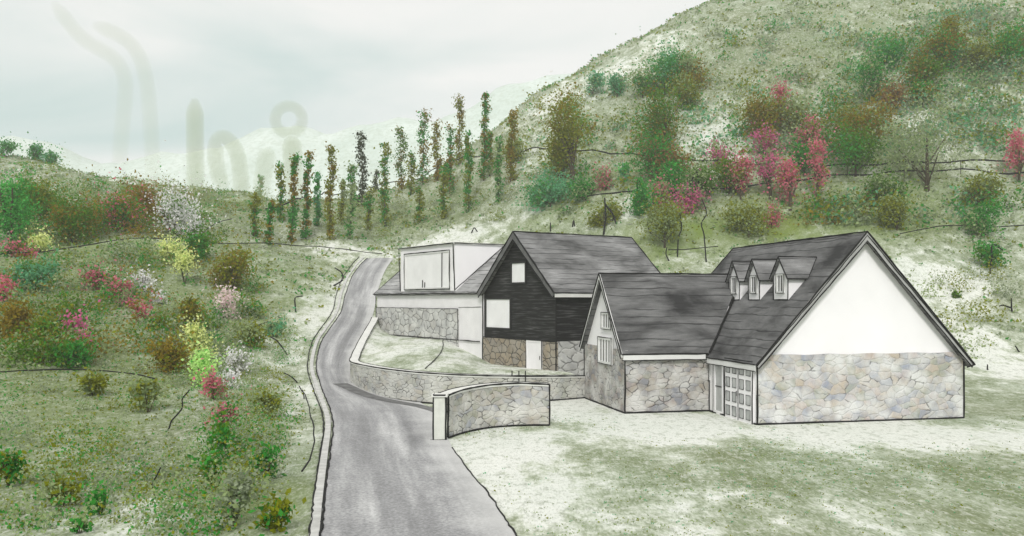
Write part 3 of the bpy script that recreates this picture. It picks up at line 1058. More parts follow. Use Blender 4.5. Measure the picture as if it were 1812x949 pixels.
def slope_pt(px, py):
    inv = mA.inverted()
    o = inv @ Vector((0, 0, H))
    d = inv.to_3x3() @ ray(px, py)
    # plane z = EA + sl*u
    t = (EA + sl * o.x - o.z) / (d.z - sl * d.x)
    return o + d * t


for k, (pxc, pyb, pyt, pw) in enumerate(((1300, 531, 468, 21), (1335, 531, 466, 22), (1382, 531, 463, 25))):
    c = slope_pt(pxc, pyb)
    u0, z0 = c.x, c.z
    a_, b_ = slope_pt(pxc - pw / 2, pyb), slope_pt(pxc + pw / 2, pyb)
    hw = (1.0 if k < 2 else 1.15) / 2
    va, vb = c.y - hw, c.y + hw
    he, hr = 1.05, 1.75                          # eave and ridge above the foot
    dm = MB()
    dm.prism([(u0, va, z0 - 0.1), (u0, va, z0 + he), (u0, c.y, z0 + hr - 0.1), (u0, vb, z0 + he), (u0, vb, z0 - 0.1)], (hr / sl + 0.05, 0, 0))
    d_ = dm.build('dormer', M['render'], A)
    rf_ = MB()
    ex = 0.16
    sd = (hr - he) / hw
    for s_ in (-1, 1):
        slope_slab(rf_, (u0 - 0.12, c.y + s_ * (hw + ex), z0 + he - ex * sd), (u0 - 0.12, c.y, z0 + hr), (u0 + hr / sl + 0.02, c.y, z0 + hr), (u0 + (he - ex * sd) / sl, c.y + s_ * (hw + ex), z0 + he - ex * sd), 0.07)
    rf_.build('dormer_roof', M['slatedark'], d_)
    window(d_, 0, u0, -1, (c.y - hw * 0.52, c.y + hw * 0.52, z0 + 0.28, z0 + he + 0.02), nv=2, fw=0.07, ink_r=0.018)
    ik = MB()
    q_ = 0.026
    ik.ink([(u0 - 0.13, va - ex, z0 + he - ex * sd), (u0 - 0.13, c.y, z0 + hr + 0.02), (u0 - 0.13, vb + ex, z0 + he - ex * sd)], q_)
    ik.ink([(u0 - 0.12, c.y, z0 + hr + 0.02), (u0 + hr / sl, c.y, z0 + hr + 0.02)], q_)
    ik.ink([(u0 - 0.1, va - ex, z0 + he - ex * sd), (u0 + (he - ex * sd) / sl, va - ex, z0 + he - ex * sd), (u0 + hr / sl, c.y, z0 + hr + 0.02)], q_ * 0.8)
    for v_ in (va, vb):
        ik.ink([(u0 - 0.02, v_, z0), (u0 - 0.02, v_, z0 + he - 0.05)], q_ * 0.8)
    ik.ink([(u0 - 0.02, va, z0 + 0.01), (u0 - 0.02, vb, z0 + 0.01)], q_ * 0.8)
    ik.build('edge_trim', M['ink'], d_)

# ---- dark timber house C
C = empty('timber_house', (TEL[0], TEL[1], 0), ang, 'dark timber-clad house on a brown stone base with steep gable and grey slate roof', 'house')
mC = Matrix.Translation((TEL[0], TEL[1], 0)) @ Matrix.Rotation(ang, 4, 'Z')
WC, DC, EC, RC = 7.14, 8.0, 5.35, 8.5
mc = WC / 2
sc_ = (RC - EC) / mc
mb = MB()
mb.prism([(0, 0, 0.2), (WC, 0, 0.2), (WC, 0, EC - 0.1), (mc, 0, RC - 0.16), (0, 0, EC - 0.1)], (0, DC, 0))
mb.build('timber_wall', M['clad'], C)
mb = MB()
mb.box(-0.04, WC + 0.05, -0.07, 0.05, 0.2, 2.6)
mb.build('stone_wall', M['stonebrown'], C)
mb = MB()
mb.box(WC - 0.05, WC + 0.06, 0.052, DC + 0.05, 0.2, 2.62)
mb.build('stone_wall', M['stonefaint'], C)
mb = MB()
ov = 0.3
zc = EC - sc_ * 0.25
slope_slab(mb, (-0.25, -ov, zc), (mc, -ov, RC), (mc, DC + 0.2, RC), (-0.25, DC + 0.2, zc), 0.14)
slope_slab(mb, (WC + 0.25, -ov, zc), (mc, -ov, RC), (mc, DC + 0.2, RC), (WC + 0.25, DC + 0.2, zc), 0.14)
mb.build('roof', M['slatedark'], C)
mb = MB()
for s_ in (0, 1):
    X = (lambda u: u) if s_ == 0 else (lambda u: WC - u)
    mb.prism([(X(-0.28), -ov - 0.05, zc + 0.01), (X(mc), -ov - 0.05, RC + 0.02), (X(mc), -ov - 0.05, RC - 0.4), (X(-0.1), -ov - 0.05, zc - 0.2)], (0, 0.045, 0))
mb.build('bargeboard', M['bargedark'], C)
mb = MB()
mb.box(WC + 0.25, WC + 0.29, -ov, DC + 0.2, zc - 0.22, zc - 0.03)
mb.build('fascia', M['coping'], C)
ik = MB()
r_ = 0.036
ik.ink([(-0.3, -ov - 0.06, zc), (mc, -ov - 0.06, RC + 0.03), (WC + 0.28, -ov - 0.06, zc)], r_ * 1.2)
ik.ink([(-0.1, -ov - 0.06, zc - 0.22), (mc, -ov - 0.06, RC - 0.42), (WC + 0.1, -ov - 0.06, zc - 0.22)], r_ * 0.9)
ik.ink([(mc, -ov, RC + 0.03), (mc, DC + 0.2, RC + 0.03), (WC + 0.27, DC + 0.2, zc)], r_)
ik.ink([(WC + 0.3, -ov, zc), (WC + 0.3, DC + 0.2, zc)], r_ * 0.9)
for x in (-0.05, WC + 0.06):
    ik.ink([(x, -0.08, 0.3), (x, -0.08, EC - 0.2)], r_)
ik.ink([(0, -0.08, 2.62), (WC, -0.08, 2.62)], r_ * 0.8)
ik.build('edge_trim', M['ink'], C)
window(C, 1, 0, -1, rect(mC, 905, 463, 932, 503, 1, 0), fw=0.1, fmat='darkframe', ink=False, gmat='glass')
window(C, 1, 0, -1, rect(mC, 860, 527, 905, 583, 1, 0), fw=0.1, fmat='darkframe', ink=False, gmat='glass')
x0, x1, z0, z1 = rect(mC, 932, 602, 960, 660, 1, -0.07)
window(C, 1, -0.07, -1, (x0, x1, 0.8, z1), name='door', fw=0.12, fmat='panel', gmat='panel', handle=True, proud=0.05, ink_r=0.03)

# ---- pale house D
D = empty('pale_house', (TEL[0], TEL[1], 0), ang, 'pale rendered house with stone band, light slate roof and one large flat-topped dormer window', 'house')
LD, DD, ED, RD = 14.9, 7.0, 5.35, 8.2
sd_ = (RD - ED) / (DD / 2)
mb = MB()
x0, x1 = -LD, -0.08
mb.prism([(x0, 0, 1.2), (x0, 0, ED - 0.1), (x0, DD / 2, RD - 0.15), (x0, DD, ED - 0.1), (x0, DD, 1.2)], (x1 - x0, 0, 0))
mb.build('wall', M['panel'], D)
mb = MB()
xs = plane_pt(mC, 812, 570, 1, 0).x
mb.box(x0 - 0.05, xs, -0.06, 0.05, 1.2, 4.2)
mb.build('stone_wall', M['stonefaint'], D)
mb = MB()
zd = ED - sd_ * 0.22
slope_slab(mb, (x0 - 0.2, -0.22, zd), (x1, -0.22, zd), (x1, DD / 2, RD), (x0 - 0.2, DD / 2, RD), 0.14)
slope_slab(mb, (x0 - 0.2, DD + 0.22, zd), (x1, DD + 0.22, zd), (x1, DD / 2, RD), (x0 - 0.2, DD / 2, RD), 0.14)
mb.build('roof', M['slatelight'], D)
# big box dormer
dl, dr = plane_pt(mC, 709, 500, 1, -0.1).x, plane_pt(mC, 805, 500, 1, -0.1).x
ztop = 8.22
mb = MB()
mb.prism([(dl, -0.1, ED - 0.02), (dl, -0.1, ztop), (dl, DD / 2 + 0.1, ztop), (dl, DD / 2 + 0.1, RD - 0.3), (dl, 0.1, ED - 0.05)], (dr - dl, 0, 0))
dor = mb.build('dormer', M['render'], D)
mb = MB()
mb.box(dl - 0.1, dr + 0.1, -0.22, DD / 2 + 0.12, ztop + 0.002, ztop + 0.1)
mb.build('dormer_roof', M['coping'], dor)
wl, wr = plane_pt(mC, 717, 500, 1, -0.1).x, plane_pt(mC, 797, 500, 1, -0.1).x
w = window(dor, 1, -0.1, -1, (wl, wr, ED + 0.1, ztop - 0.35), fw=0.12, nv=0, fmat='frame', gmat='glass', ink_r=0.035)
for fx, a0, a1 in ((0.42, 0.05, 0.25), (0.47, 0.05, 0.19), (0.84, 0.04, 0.94)):
    mb = MB()
    x = wl + (wr - wl) * fx
    zz0, zz1 = ED + 0.1, ztop - 0.35
    mb.tube([(x, -0.16, zz0 + (zz1 - zz0) * a0), (x + 0.02, -0.16, zz0 + (zz1 - zz0) * a1)], 0.03, 5)
    mb.build('glazing_bar', M['darkframe'], dor)
ik = MB()
r_ = 0.036
ik.ink([(dl, -0.12, ED), (dl, -0.24, ztop + 0.05), (dr, -0.24, ztop + 0.05), (dr, -0.12, ED)], r_)
ik.ink([(dr + 0.1, -0.2, ztop + 0.05), (dr + 0.1, DD / 2, ztop + 0.06)], r_ * 0.8)
ik.ink([(dr, -0.1, ED + 0.05), (dr + 0.02, DD / 2, RD + 0.02)], r_ * 0.8)
ik.build('edge_trim', M['ink'], dor)
ik = MB()
ik.ink([(x0 - 0.2, -0.24, zd), (x1, -0.24, zd)], r_ * 0.9)
ik.ink([(x0 - 0.2, -0.22, zd), (x0 - 0.2, DD / 2, RD + 0.02)], r_)
ik.ink([(x0 - 0.2, DD / 2, RD + 0.02), (x1, DD / 2, RD + 0.02)], r_)
ik.ink([(x0 - 0.06, -0.07, 2.1), (x0 - 0.06, -0.07, ED - 0.2)], r_)
ik.ink([(x0, -0.07, 4.22), (xs, -0.07, 4.22)], r_ * 0.5)
ik.ink([(xs, -0.08, 4.2), (xs, -0.08, 2.3)], r_ * 0.6)
ik.ink([(xs, -0.02, 4.3), (-0.3, -0.02, 4.36)], r_ * 0.4)
ik.ink([(x0, -0.09, 2.3), (x1 - 0.3, -0.09, 2.32)], r_ * 0.9)
ik.build('edge_trim', M['ink'], D)

# ------------------------------------------------------------------ vegetation
PALV = {
    'green': (0.045, 0.27, 0.03), 'bright': (0.08, 0.42, 0.07), 'dark': (0.08, 0.20, 0.004), 'olive': (0.21, 0.235, 0.006), 'brown': (0.25, 0.18, 0.008),
    'rose': (0.66, 0.18, 0.25), 'magenta': (0.66, 0.15, 0.33), 'white': (0.88, 0.85, 0.88), 'blush': (0.88, 0.68, 0.68), 'lime': (0.55, 0.86, 0.28), 'yellow': (0.76, 0.84, 0.34),
    'sage': (0.30, 0.38, 0.17), 'teal': (0.13, 0.38, 0.19), 'grey': (0.29, 0.34, 0.22), 'rust': (0.30, 0.17, 0.06), 'pale': (0.66, 0.67, 0.60), 'black': (0.04, 0.055, 0.015),
}


def vmat(k):
    return leafmat(k + '_leaves', PALV[k])


def leaf_mesh(name, pts, sizes, mats, midx, parent=None, flat=0.0):
    """one rhombic leaf per point"""
    n_ = len(pts)
    nrm = NR.normal(size=(n_, 3))
    nrm[:, 2] += flat
    nrm /= np.linalg.norm(nrm, axis=1)[:, None] + 1e-9
    t = np.cross(nrm, NR.normal(size=(n_, 3)))
    t /= np.linalg.norm(t, axis=1)[:, None] + 1e-9
    b = np.cross(nrm, t)
    s_ = sizes[:, None]
    v = np.stack([pts - t * s_, pts - b * s_ * 0.62 + nrm * s_ * 0.15, pts + t * s_, pts + b * s_ * 0.62 + nrm * s_ * 0.15], 1).reshape(-1, 3)
    me = bpy.data.meshes.new(name)
    me.vertices.add(n_ * 4)
    me.vertices.foreach_set('co', v.astype(np.float32).ravel())
    me.loops.add(n_ * 4)
    me.loops.foreach_set('vertex_index', np.arange(n_ * 4, dtype=np.int32))
    me.polygons.add(n_)
    me.polygons.foreach_set('loop_start', np.arange(0, n_ * 4, 4, dtype=np.int32))
    for m in mats:
        me.materials.append(m)
    me.polygons.foreach_set('material_index', np.asarray(midx, dtype=np.int32))
    me.update()
    me.validate()
    o = bpy.data.objects.new(name, me)
    COL.objects.link(o)
    if parent:
        o.parent = parent
    return o


def clump_points(w, d, h, nclump, per, spread, z0=0.0, shape='round'):
    """leaf points gathered in clumps through an uneven crown"""
    P, I = [], []
    lobes = []
    for q in range(5):
        a_ = NR.uniform(0, 6.28)
        rr = NR.uniform(0.25, 0.62)
        lobes.append((math.cos(a_) * rr, math.sin(a_) * rr, NR.uniform(-0.75, 0.6), NR.uniform(0.32, 0.6)))
    for c in range(nclump):
        for _ in range(200):
            x, y, z = NR.uniform(-1, 1, 3)
            if shape == 'cone':
                lim = 1.0 - (z + 1) / 2 * 0.92
                if math.hypot(x, y) < lim:
                    break
            elif x * x + y * y + z * z < 1.25 and any((x - l[0]) ** 2 + (y - l[1]) ** 2 + (z - l[2]) ** 2 < l[3] ** 2 for l in lobes):
                break
        cc = np.array([x * w / 2 * 0.85, y * d / 2 * 0.85, z0 + h / 2 + z * h / 2 * 0.85])
        k = max(3, int(per * NR.uniform(0.5, 1.5)))
        g_ = NR.normal(size=(k, 3)) * spread * NR.uniform(0.5, 1.1)
        g_[NR.rand(k) < 0.14] *= 2.4
        P.append(cc + g_)
        I += [c] * k
    return np.concatenate(P), np.array(I)


def plant(name, cat, label, px, py, wpx, hpx, main, accent=None, bloom=None, group=None, trunk=0.0, dens=1.0, shape='round', leaf=None, spread=0.2, lean=0.0):
    """a shrub or tree: base seen at photo pixel (px, py) on the slope, about wpx x hpx big in the photo"""
    base = hit(px, py)
    k = base.y / F
    w, h = wpx * k * 1.15, hpx * k * 1.08
    root = empty(name, base, R.uniform(0, 6.28), label, cat, group)
    th = h * trunk * 0.6
    ch = h - th
    lf = leaf or max(0.07, min(0.17, 0.055 + 0.0009 * base.y))
    nleaf = int(dens * min(3200, max(120, wpx * hpx * (1 - trunk) / ((lf / k) ** 2) * 4.2)))
    ncl = max(5, min(46, int(wpx * hpx / 90)))
    P, I = clump_points(w, w * 0.9, ch, ncl, nleaf / ncl, spread * min(w, ch), th, shape)
    P[:, 0] += lean * (P[:, 2] / max(h, .1)) ** 1.5 * h
    P[:, 2] = np.maximum(P[:, 2], -0.05 if trunk == 0 else th * 0.4)
    S = lf * NR.uniform(0.6, 1.35, len(P))
    tones = [vmat(main), vmat(accent or main)]
    pick = (NR.rand(ncl) < 0.32).astype(int)
    cname = 'crown' if name.endswith('tree') else 'foliage'
    if bloom:
        if bloom[0] in ('white', 'blush', 'lime', 'yellow'):
            bloom = (bloom[0], min(0.95, bloom[1] + 0.2))
        sel = NR.rand(ncl)
        isb = (sel < bloom[1])[I] & (NR.rand(len(P)) < 0.92)
        if (~isb).sum() > 3:
            leaf_mesh(cname, P[~isb], S[~isb], tones, pick[I][~isb], root)
        if isb.sum() > 3:
            leaf_mesh('blossom', P[isb], S[isb] * 0.95, [vmat(bloom[0])], np.zeros(isb.sum(), int), root)
    else:
        leaf_mesh(cname, P, S, tones, pick[I], root)
    st = MB()
    if name.endswith('tree'):
        r0 = max(0.05, 0.028 * h)
        tip = Vector((lean * h * 0.5, 0, th + ch * 0.55))
        st.tube([(0, 0, -0.3), (R.uniform(-.04, .04) * h, 0, th * 0.6), tip], [r0 * 1.25, r0 * 0.9, r0 * 0.35], 7)
        for q in range(5):
            a_ = R.uniform(0, 6.28)
            z_ = th + ch * R.uniform(0.0, 0.3)
            st.tube([(lean * h * 0.2, 0, z_ - 0.05 * h), (math.cos(a_) * w * 0.18, math.sin(a_) * w * 0.18, z_ + ch * 0.15), (math.cos(a_) * w * 0.33, math.sin(a_) * w * 0.33, z_ + ch * 0.32)], r0 * 0.4, 5, 0.4)
        st.build('trunk', M['bark'], root)
    else:
        for q in range(4):
            a_ = R.uniform(0, 6.28)
            st.tube([(0, 0, -0.15), (math.cos(a_) * w * 0.14, math.sin(a_) * w * 0.14, h * 0.35), (math.cos(a_) * w * 0.24, math.sin(a_) * w * 0.24, h * 0.62)], max(0.015, 0.018 * h), 5, 0.5)
        st.build('stem', M['bark'], root)
    return root


exec_list = []
GL = 'shrubs on the left bank'
GF = 'flowering shrubs on the left bank'
# name, category, label, base x, base y, width, height, main, accent, bloom
SH = [
    ('shrub', 'tall bright green leafy shrub at the far left edge above the yellow flowers', 18, 428, 62, 140, 'bright', 'green', None, GL),
    ('shrub', 'tiny far green tuft nearest the left edge on the misty skyline', 12, 256, 30, 26, 'green', 'teal', None, GL),
    ('shrub', 'round far green tuft in the middle of three on the misty skyline', 64, 256, 28, 26, 'green', 'teal', None, GL),
    ('shrub', 'far green tuft with a flat top, rightmost of three on the misty skyline', 93, 258, 30, 28, 'green', 'teal', None, GL),
    ('shrub', 'broad dark olive shrub above the yellow-green flowers on the left bank', 62, 392, 88, 58, 'dark', 'olive', None, GL),
    ('shrub', 'dense dark green shrub left of the rose-tinted bush, above the long dark line', 132, 432, 84, 66, 'dark', 'brown', None, GL),
    ('flowering_shrub', 'green shrub with rosy brown side above the long dark line', 212, 412, 72, 62, 'green', 'brown', ('rose', 0.2), GF),
    ('shrub', 'reddish brown shrub touching the white blossoming bush', 258, 388, 54, 54, 'brown', 'rust', None, GL),
    ('flowering_shrub', 'dark green bush topped by the largest white blossom cluster', 304, 420, 70, 76, 'dark', 'dark', ('white', 0.45), GF),
    ('flowering_shrub', 'small pale bush of white flowers under the largest white blossom cluster', 340, 426, 38, 34, 'dark', 'grey', ('white', 0.7), GF),
    ('flowering_shrub', 'small yellow flowering bush highest at the left edge', 42, 424, 46, 30, 'sage', 'bright', ('yellow', 0.7), GF),
    ('flowering_shrub', 'bright yellow flowering bush beside the dark left bank shrubs', 72, 446, 34, 34, 'sage', 'bright', ('yellow', 0.75), GF),
    ('flowering_shrub', 'low spread of dusky rose flowers under the yellow bushes', 36, 456, 72, 24, 'green', 'brown', ('rose', 0.7), GF),
    ('shrub', 'dark green shrub between white flowers and lime bush', 346, 458, 56, 44, 'dark', 'green', None, GL),
    ('flowering_shrub', 'yellow-green flowering bush upright on the long dark line', 302, 466, 40, 44, 'sage', 'bright', ('yellow', 0.6), GF),
    ('flowering_shrub', 'slim lime-yellow bush just below the long dark line', 327, 502, 32, 54, 'sage', 'bright', ('yellow', 0.8), GF),
    ('shrub', 'large round olive shrub standing alone left of the pale verge', 410, 516, 62, 78, 'olive', 'brown', None, GL),
    ('flowering_shrub', 'white flowering bush in the middle of the left bank', 252, 516, 38, 40, 'sage', 'grey', ('white', 0.75), GF),
    ('flowering_shrub', 'tiny white flower clump right of the white flowering bush', 284, 536, 24, 24, 'sage', 'grey', ('white', 0.7), GF),
    ('flowering_shrub', 'pale blush pink flowering bush below the round olive shrub', 396, 562, 40, 48, 'sage', 'green', ('blush', 0.85), GF),
    ('flowering_shrub', 'rose flowering bush with green leaves at the top of the slanting pink row', 182, 512, 46, 44, 'green', 'brown', ('rose', 0.55), GF),
    ('flowering_shrub', 'dusky rose bush second down the slanting pink row', 208, 530, 34, 36, 'sage', 'brown', ('rose', 0.7), GF),
    ('flowering_shrub', 'small pink bush third down the slanting pink row', 226, 544, 28, 26, 'sage', 'brown', ('magenta', 0.7), GF),
    ('flowering_shrub', 'rose bush at the lower end of the slanting pink row', 246, 566, 38, 34, 'sage', 'brown', ('rose', 0.7), GF),
    ('shrub', 'small round olive shrub below the lower end of the pink row', 280, 584, 32, 34, 'olive', 'dark', None, GL),
    ('flowering_shrub', 'upright magenta flowering bush on the lower left bank', 130, 600, 34, 46, 'sage', 'green', ('magenta', 0.85), GF),
    ('flowering_shrub', 'low magenta flowers on the shoulder of the broad green shrub', 146, 616, 34, 30, 'sage', 'green', ('magenta', 0.75), GF),
    ('shrub', 'broad deep green shrub under the magenta flowers', 122, 652, 80, 50, 'green', 'dark', None, GL),
    ('shrub', 'warm brown shrub tall and dense beside the lime bushes', 304, 656, 60, 70, 'brown', 'olive', None, GL),
    ('shrub', 'narrow olive shrub above the warm brown shrub', 332, 590, 34, 60, 'olive', 'brown', None, GL),
    ('flowering_shrub', 'tall pale lime bush of soft yellow-green flowers left of the verge', 352, 640, 42, 62, 'sage', 'bright', ('yellow', 0.75), GF),
    ('flowering_shrub', 'bright lime green bush at the foot of the pale lime bush', 358, 686, 40, 58, 'lime', 'bright', ('lime', 0.75), GF),
    ('flowering_shrub', 'lilac white flowering bush right of the bright lime bush', 420, 664, 40, 46, 'sage', 'grey', ('white', 0.8), GF),
    ('flowering_shrub', 'small white flowers below the lilac white bush', 408, 688, 28, 30, 'sage', 'grey', ('white', 0.75), GF),
    ('flowering_shrub', 'dusky rose bush directly under the lime bush', 378, 708, 40, 46, 'sage', 'green', ('rose', 0.8), GF),
    ('flowering_shrub', 'coral rose bush lowest of the pink flowers on the bank', 398, 760, 40, 56, 'green', 'brown', ('rose', 0.75), GF),
    ('shrub', 'tall dark green shrub under the coral rose bush', 398, 822, 54, 70, 'green', 'dark', None, GL),
    ('shrub', 'leafy green shrub below the tall dark green shrub', 376, 866, 48, 54, 'green', 'dark', None, GL),
    ('shrub', 'olive brown shrub at the left edge below the rose flowers', 28, 602, 66, 60, 'brown', 'olive', None, GL),
    ('flowering_shrub', 'rose flowering bush cut by the left edge', 6, 534, 30, 44, 'sage', 'green', ('rose', 0.75), GF),
    ('shrub', 'olive shrub with green patches beside the upright magenta bush', 72, 610, 56, 56, 'olive', 'green', None, GL),
    ('shrub', 'dark teal-green shrub below the long dark line near the left edge', 62, 516, 80, 50, 'teal', 'dark', None, GL),
    ('shrub', 'olive shrub sitting on the wavy lower dark line', 166, 700, 50, 42, 'olive', 'sage', None, GL),
    ('shrub', 'faint grey-green shrub below the end of the wavy dark line', 262, 730, 54, 50, 'sage', 'olive', None, GL),
    ('shrub', 'green shrub in the bottom strip beside the road verge', 470, 850, 44, 60, 'green', 'sage', None, GL),
    ('shrub', 'olive green shrub at the bottom edge near the kerb', 482, 940, 60, 50, 'olive', 'green', None, GL),
    ('shrub', 'tall grey-green shrub at the bottom left of the verge', 416, 930, 50, 100, 'grey', 'sage', None, GL),
    ('shrub', 'olive shrub with pale stems above the verge grass', 438, 612, 50, 50, 'olive', 'sage', None, GL),
    ('shrub', 'fresh green shrub just left of the pale verge', 486, 596, 40, 36, 'teal', 'sage', None, GL),
    ('shrub', 'green shrub high on the left side of the verge', 448, 560, 40, 32, 'green', 'sage', None, GL),
    ('shrub', 'sage olive shrub beside the dusky rose bush near the verge', 470, 740, 46, 52, 'olive', 'sage', None, GL),
    ('shrub', 'deep green shrub at the left edge low on the bank', 16, 862, 44, 70, 'green', 'olive', None, GL),
    ('shrub', 'olive shrub on the open lower bank', 108, 896, 60, 50, 'olive', 'sage', None, GL),
    ('shrub', 'narrow green shrub leaning on the open lower bank', 178, 910, 36, 50, 'green', 'sage', None, GL),
    ('shrub', 'small green shrub at the bottom edge of the open bank', 140, 944, 30, 28, 'green', 'sage', None, GL),
]
for (nm, lab, px, py, w_, h_, m1, m2, bl, grp) in SH:
    plant(nm, 'shrub' if nm == 'shrub' else 'flowering shrub', lab, px, py, w_, h_, m1, m2, bl, grp)

GT = 'trees on the hillside above the houses'
GP = 'pink blossom trees on the hillside'
TR = [
    ('tree', 'tall olive brown tree standing alone left of the conifer outline', 1012, 325, 58, 155, 'olive', 'brown', None, GT, 0.12),
    ('tree', 'slim olive tree leaning on the tall olive brown tree', 992, 322, 40, 80, 'olive', 'olive', None, GT, 0.15),
    ('tree', 'dark olive brown tree in the middle of the hillside', 1176, 262, 62, 95, 'dark', 'brown', None, GT, 0.15),
    ('tree', 'green tree with a hint of rust under the dark olive brown tree', 1164, 322, 54, 70, 'green', 'rust', None, GT, 0.12),
    ('tree', 'brown tree right of the green tree above the upper wire', 1190, 318, 44, 48, 'rust', 'brown', None, GT, 0.15),
    ('tree', 'pale teal round tree alone near the hill crest', 1050, 172, 28, 34, 'teal', 'sage', None, GT, 0.2),
    ('tree', 'fainter pale teal tree right of the lone round one near the crest', 1092, 172, 34, 36, 'teal', 'sage', None, GT, 0.2),
    ('tree', 'fresh green tree high on the slope under the crest', 1176, 172, 66, 68, 'green', 'teal', None, GT, 0.12),
    ('tree', 'small brown tree right of the fresh green tree high on the slope', 1226, 160, 52, 48, 'brown', 'sage', None, GT, 0.15),
    ('tree', 'olive tree just below the small brown tree high on the slope', 1216, 196, 44, 50, 'olive', 'sage', None, GT, 0.15),
    ('tree', 'sage green tree left of the fresh green tree high on the slope', 1138, 172, 32, 42, 'sage', 'green', None, GT, 0.2),
    ('tree', 'deep green bushy tree behind the pink shrubs above the dark roof', 1182, 352, 54, 54, 'green', 'bright', None, GT, 0.1),
    ('tree', 'olive green tree right of the deep green one, beside the splayed bare stems', 1238, 356, 60, 54, 'dark', 'sage', None, GT, 0.12),
    ('tree', 'small green tree between the two hillside wires', 1105, 322, 18, 28, 'bright', 'teal', None, GT, 0.15),
    ('tree', 'low green tree above the dark roof ridge', 1036, 354, 38, 38, 'green', 'sage', None, GT, 0.1),
    ('tree', 'wide green tree left of the low green tree above the dark roof', 974, 366, 78, 46, 'teal', 'green', None, GT, 0.1),
    ('tree', 'olive green tree at the right end of the slender poplars', 910, 288, 36, 40, 'olive', 'sage', None, GT, 0.15),
    ('tree', 'pale olive tree directly above the dark roof, beside the bare pole', 1068, 404, 60, 40, 'olive', 'sage', None, GT, 0.1),
    ('tree', 'thin dull olive tree behind the gap between the two roofs', 1176, 438, 66, 64, 'olive', 'sage', None, GT, 0.15),
    ('tree', 'dull olive tree over the left end of the stone house ridge', 1324, 420, 60, 50, 'olive', 'sage', None, GT, 0.15),
    ('tree', 'olive brown tree among the topmost pink blossoms', 1345, 245, 48, 62, 'brown', 'olive', None, GT, 0.15),
    ('tree', 'dark green tree between the pink blossom trees', 1422, 312, 34, 54, 'green', 'dark', None, GT, 0.1),
    ('tree', 'dark olive tree left of the largest pink blossom tree', 1290, 342, 42, 46, 'dark', 'olive', None, GT, 0.15),
    ('tree', 'sage tree right of the topmost pink blossom tree', 1404, 240, 60, 56, 'sage', 'olive', None, GT, 0.15),
    ('tree', 'olive tree with brown heart right of the pink blossom trees', 1536, 258, 62, 72, 'brown', 'olive', None, GT, 0.12),
    ('tree', 'large green tree below the olive tree with brown heart', 1514, 312, 90, 72, 'dark', 'green', None, GT, 0.1),
    ('tree', 'fresh green tree near the top edge above the bright strip', 1566, 128, 46, 48, 'green', 'teal', None, GT, 0.15),
    ('tree', 'sage green tree below the fresh green tree near the top edge', 1546, 182, 54, 62, 'green', 'sage', None, GT, 0.12),
    ('tree', 'rusty brown tree right of the sage green tree near the top', 1578, 206, 34, 50, 'rust', 'sage', None, GT, 0.15),
    ('tree', 'small olive tree left of the rusty brown tree', 1500, 236, 30, 40, 'olive', 'sage', None, GT, 0.15),
    ('tree', 'olive brown tree at the top of the slanting row at upper right', 1690, 98, 34, 58, 'olive', 'brown', None, GT, 0.12),
    ('tree', 'green and brown tree second in the slanting row at upper right', 1664, 132, 44, 60, 'green', 'brown', None, GT, 0.12),
    ('tree', 'dark leafy tree third in the slanting row at upper right', 1642, 164, 46, 56, 'dark', 'brown', None, GT, 0.12),
    ('tree', 'small brown tree lowest in the slanting row at upper right', 1632, 188, 36, 40, 'brown', 'green', None, GT, 0.12),
    ('tree', 'olive tree right of the slanting row at upper right', 1734, 132, 40, 50, 'olive', 'sage', None, GT, 0.12),
    ('tree', 'large green tree near the upper right corner', 1774, 118, 52, 62, 'green', 'olive', None, GT, 0.12),
    ('tree', 'rust brown tree cut by the right edge near the top', 1806, 110, 30, 54, 'rust', 'olive', None, GT, 0.12),
    ('tree', 'large pale grey-green tree right of the bright strip', 1640, 336, 100, 132, 'sage', 'grey', None, GT, 0.1),
    ('tree', 'olive tree right of the large pale grey-green tree', 1734, 372, 54, 54, 'olive', 'sage', None, GT, 0.12),
    ('tree', 'green tree under the lower wire at the right side', 1742, 416, 60, 48, 'green', 'sage', None, GT, 0.12),
    ('tree', 'olive tree above the right gable of the stone house', 1588, 408, 46, 54, 'olive', 'sage', None, GT, 0.12),
    ('tree', 'broad green tree above the lower wire left of the pale grey-green tree', 1566, 372, 60, 52, 'dark', 'sage', None, GT, 0.12),
    ('flowering_tree', 'small pink blossom tree apart at the left of the pink group', 1272, 296, 44, 46, 'sage', 'green', ('magenta', 0.7), GP, 0.15),
    ('flowering_tree', 'pink blossom tree with green leaves at the left of the big pink group', 1312, 352, 46, 96, 'green', 'olive', ('rose', 0.65), GP, 0.12),
    ('flowering_tree', 'topmost pink blossom tree reaching above the others', 1384, 232, 44, 78, 'sage', 'olive', ('rose', 0.75), GP, 0.12),
    ('flowering_tree', 'upper pink blossom tree over the olive brown tree', 1352, 282, 50, 66, 'olive', 'brown', ('magenta', 0.6), GP, 0.12),
    ('flowering_tree', 'tall magenta blossom tree in the centre of the pink group', 1360, 352, 44, 96, 'olive', 'green', ('magenta', 0.7), GP, 0.12),
    ('flowering_tree', 'pink blossom tree nearest the two wires in the pink group', 1398, 372, 50, 104, 'green', 'olive', ('rose', 0.75), GP, 0.12),
    ('flowering_tree', 'upper right pink blossom tree of the pink group', 1428, 276, 52, 78, 'sage', 'olive', ('rose', 0.7), GP, 0.12),
    ('flowering_tree', 'narrow rose blossom tree at the right end of the pink group', 1446, 352, 36, 100, 'green', 'olive', ('rose', 0.7), GP, 0.12),
    ('flowering_tree', 'thin coral blossom tree hanging below the lower wire', 1366, 404, 38, 44, 'olive', 'sage', ('rose', 0.6), GP, 0.12),
    ('flowering_tree', 'rose blossom tree cut by the right edge', 1804, 322, 40, 88, 'green', 'sage', ('rose', 0.75), GP, 0.12),
]
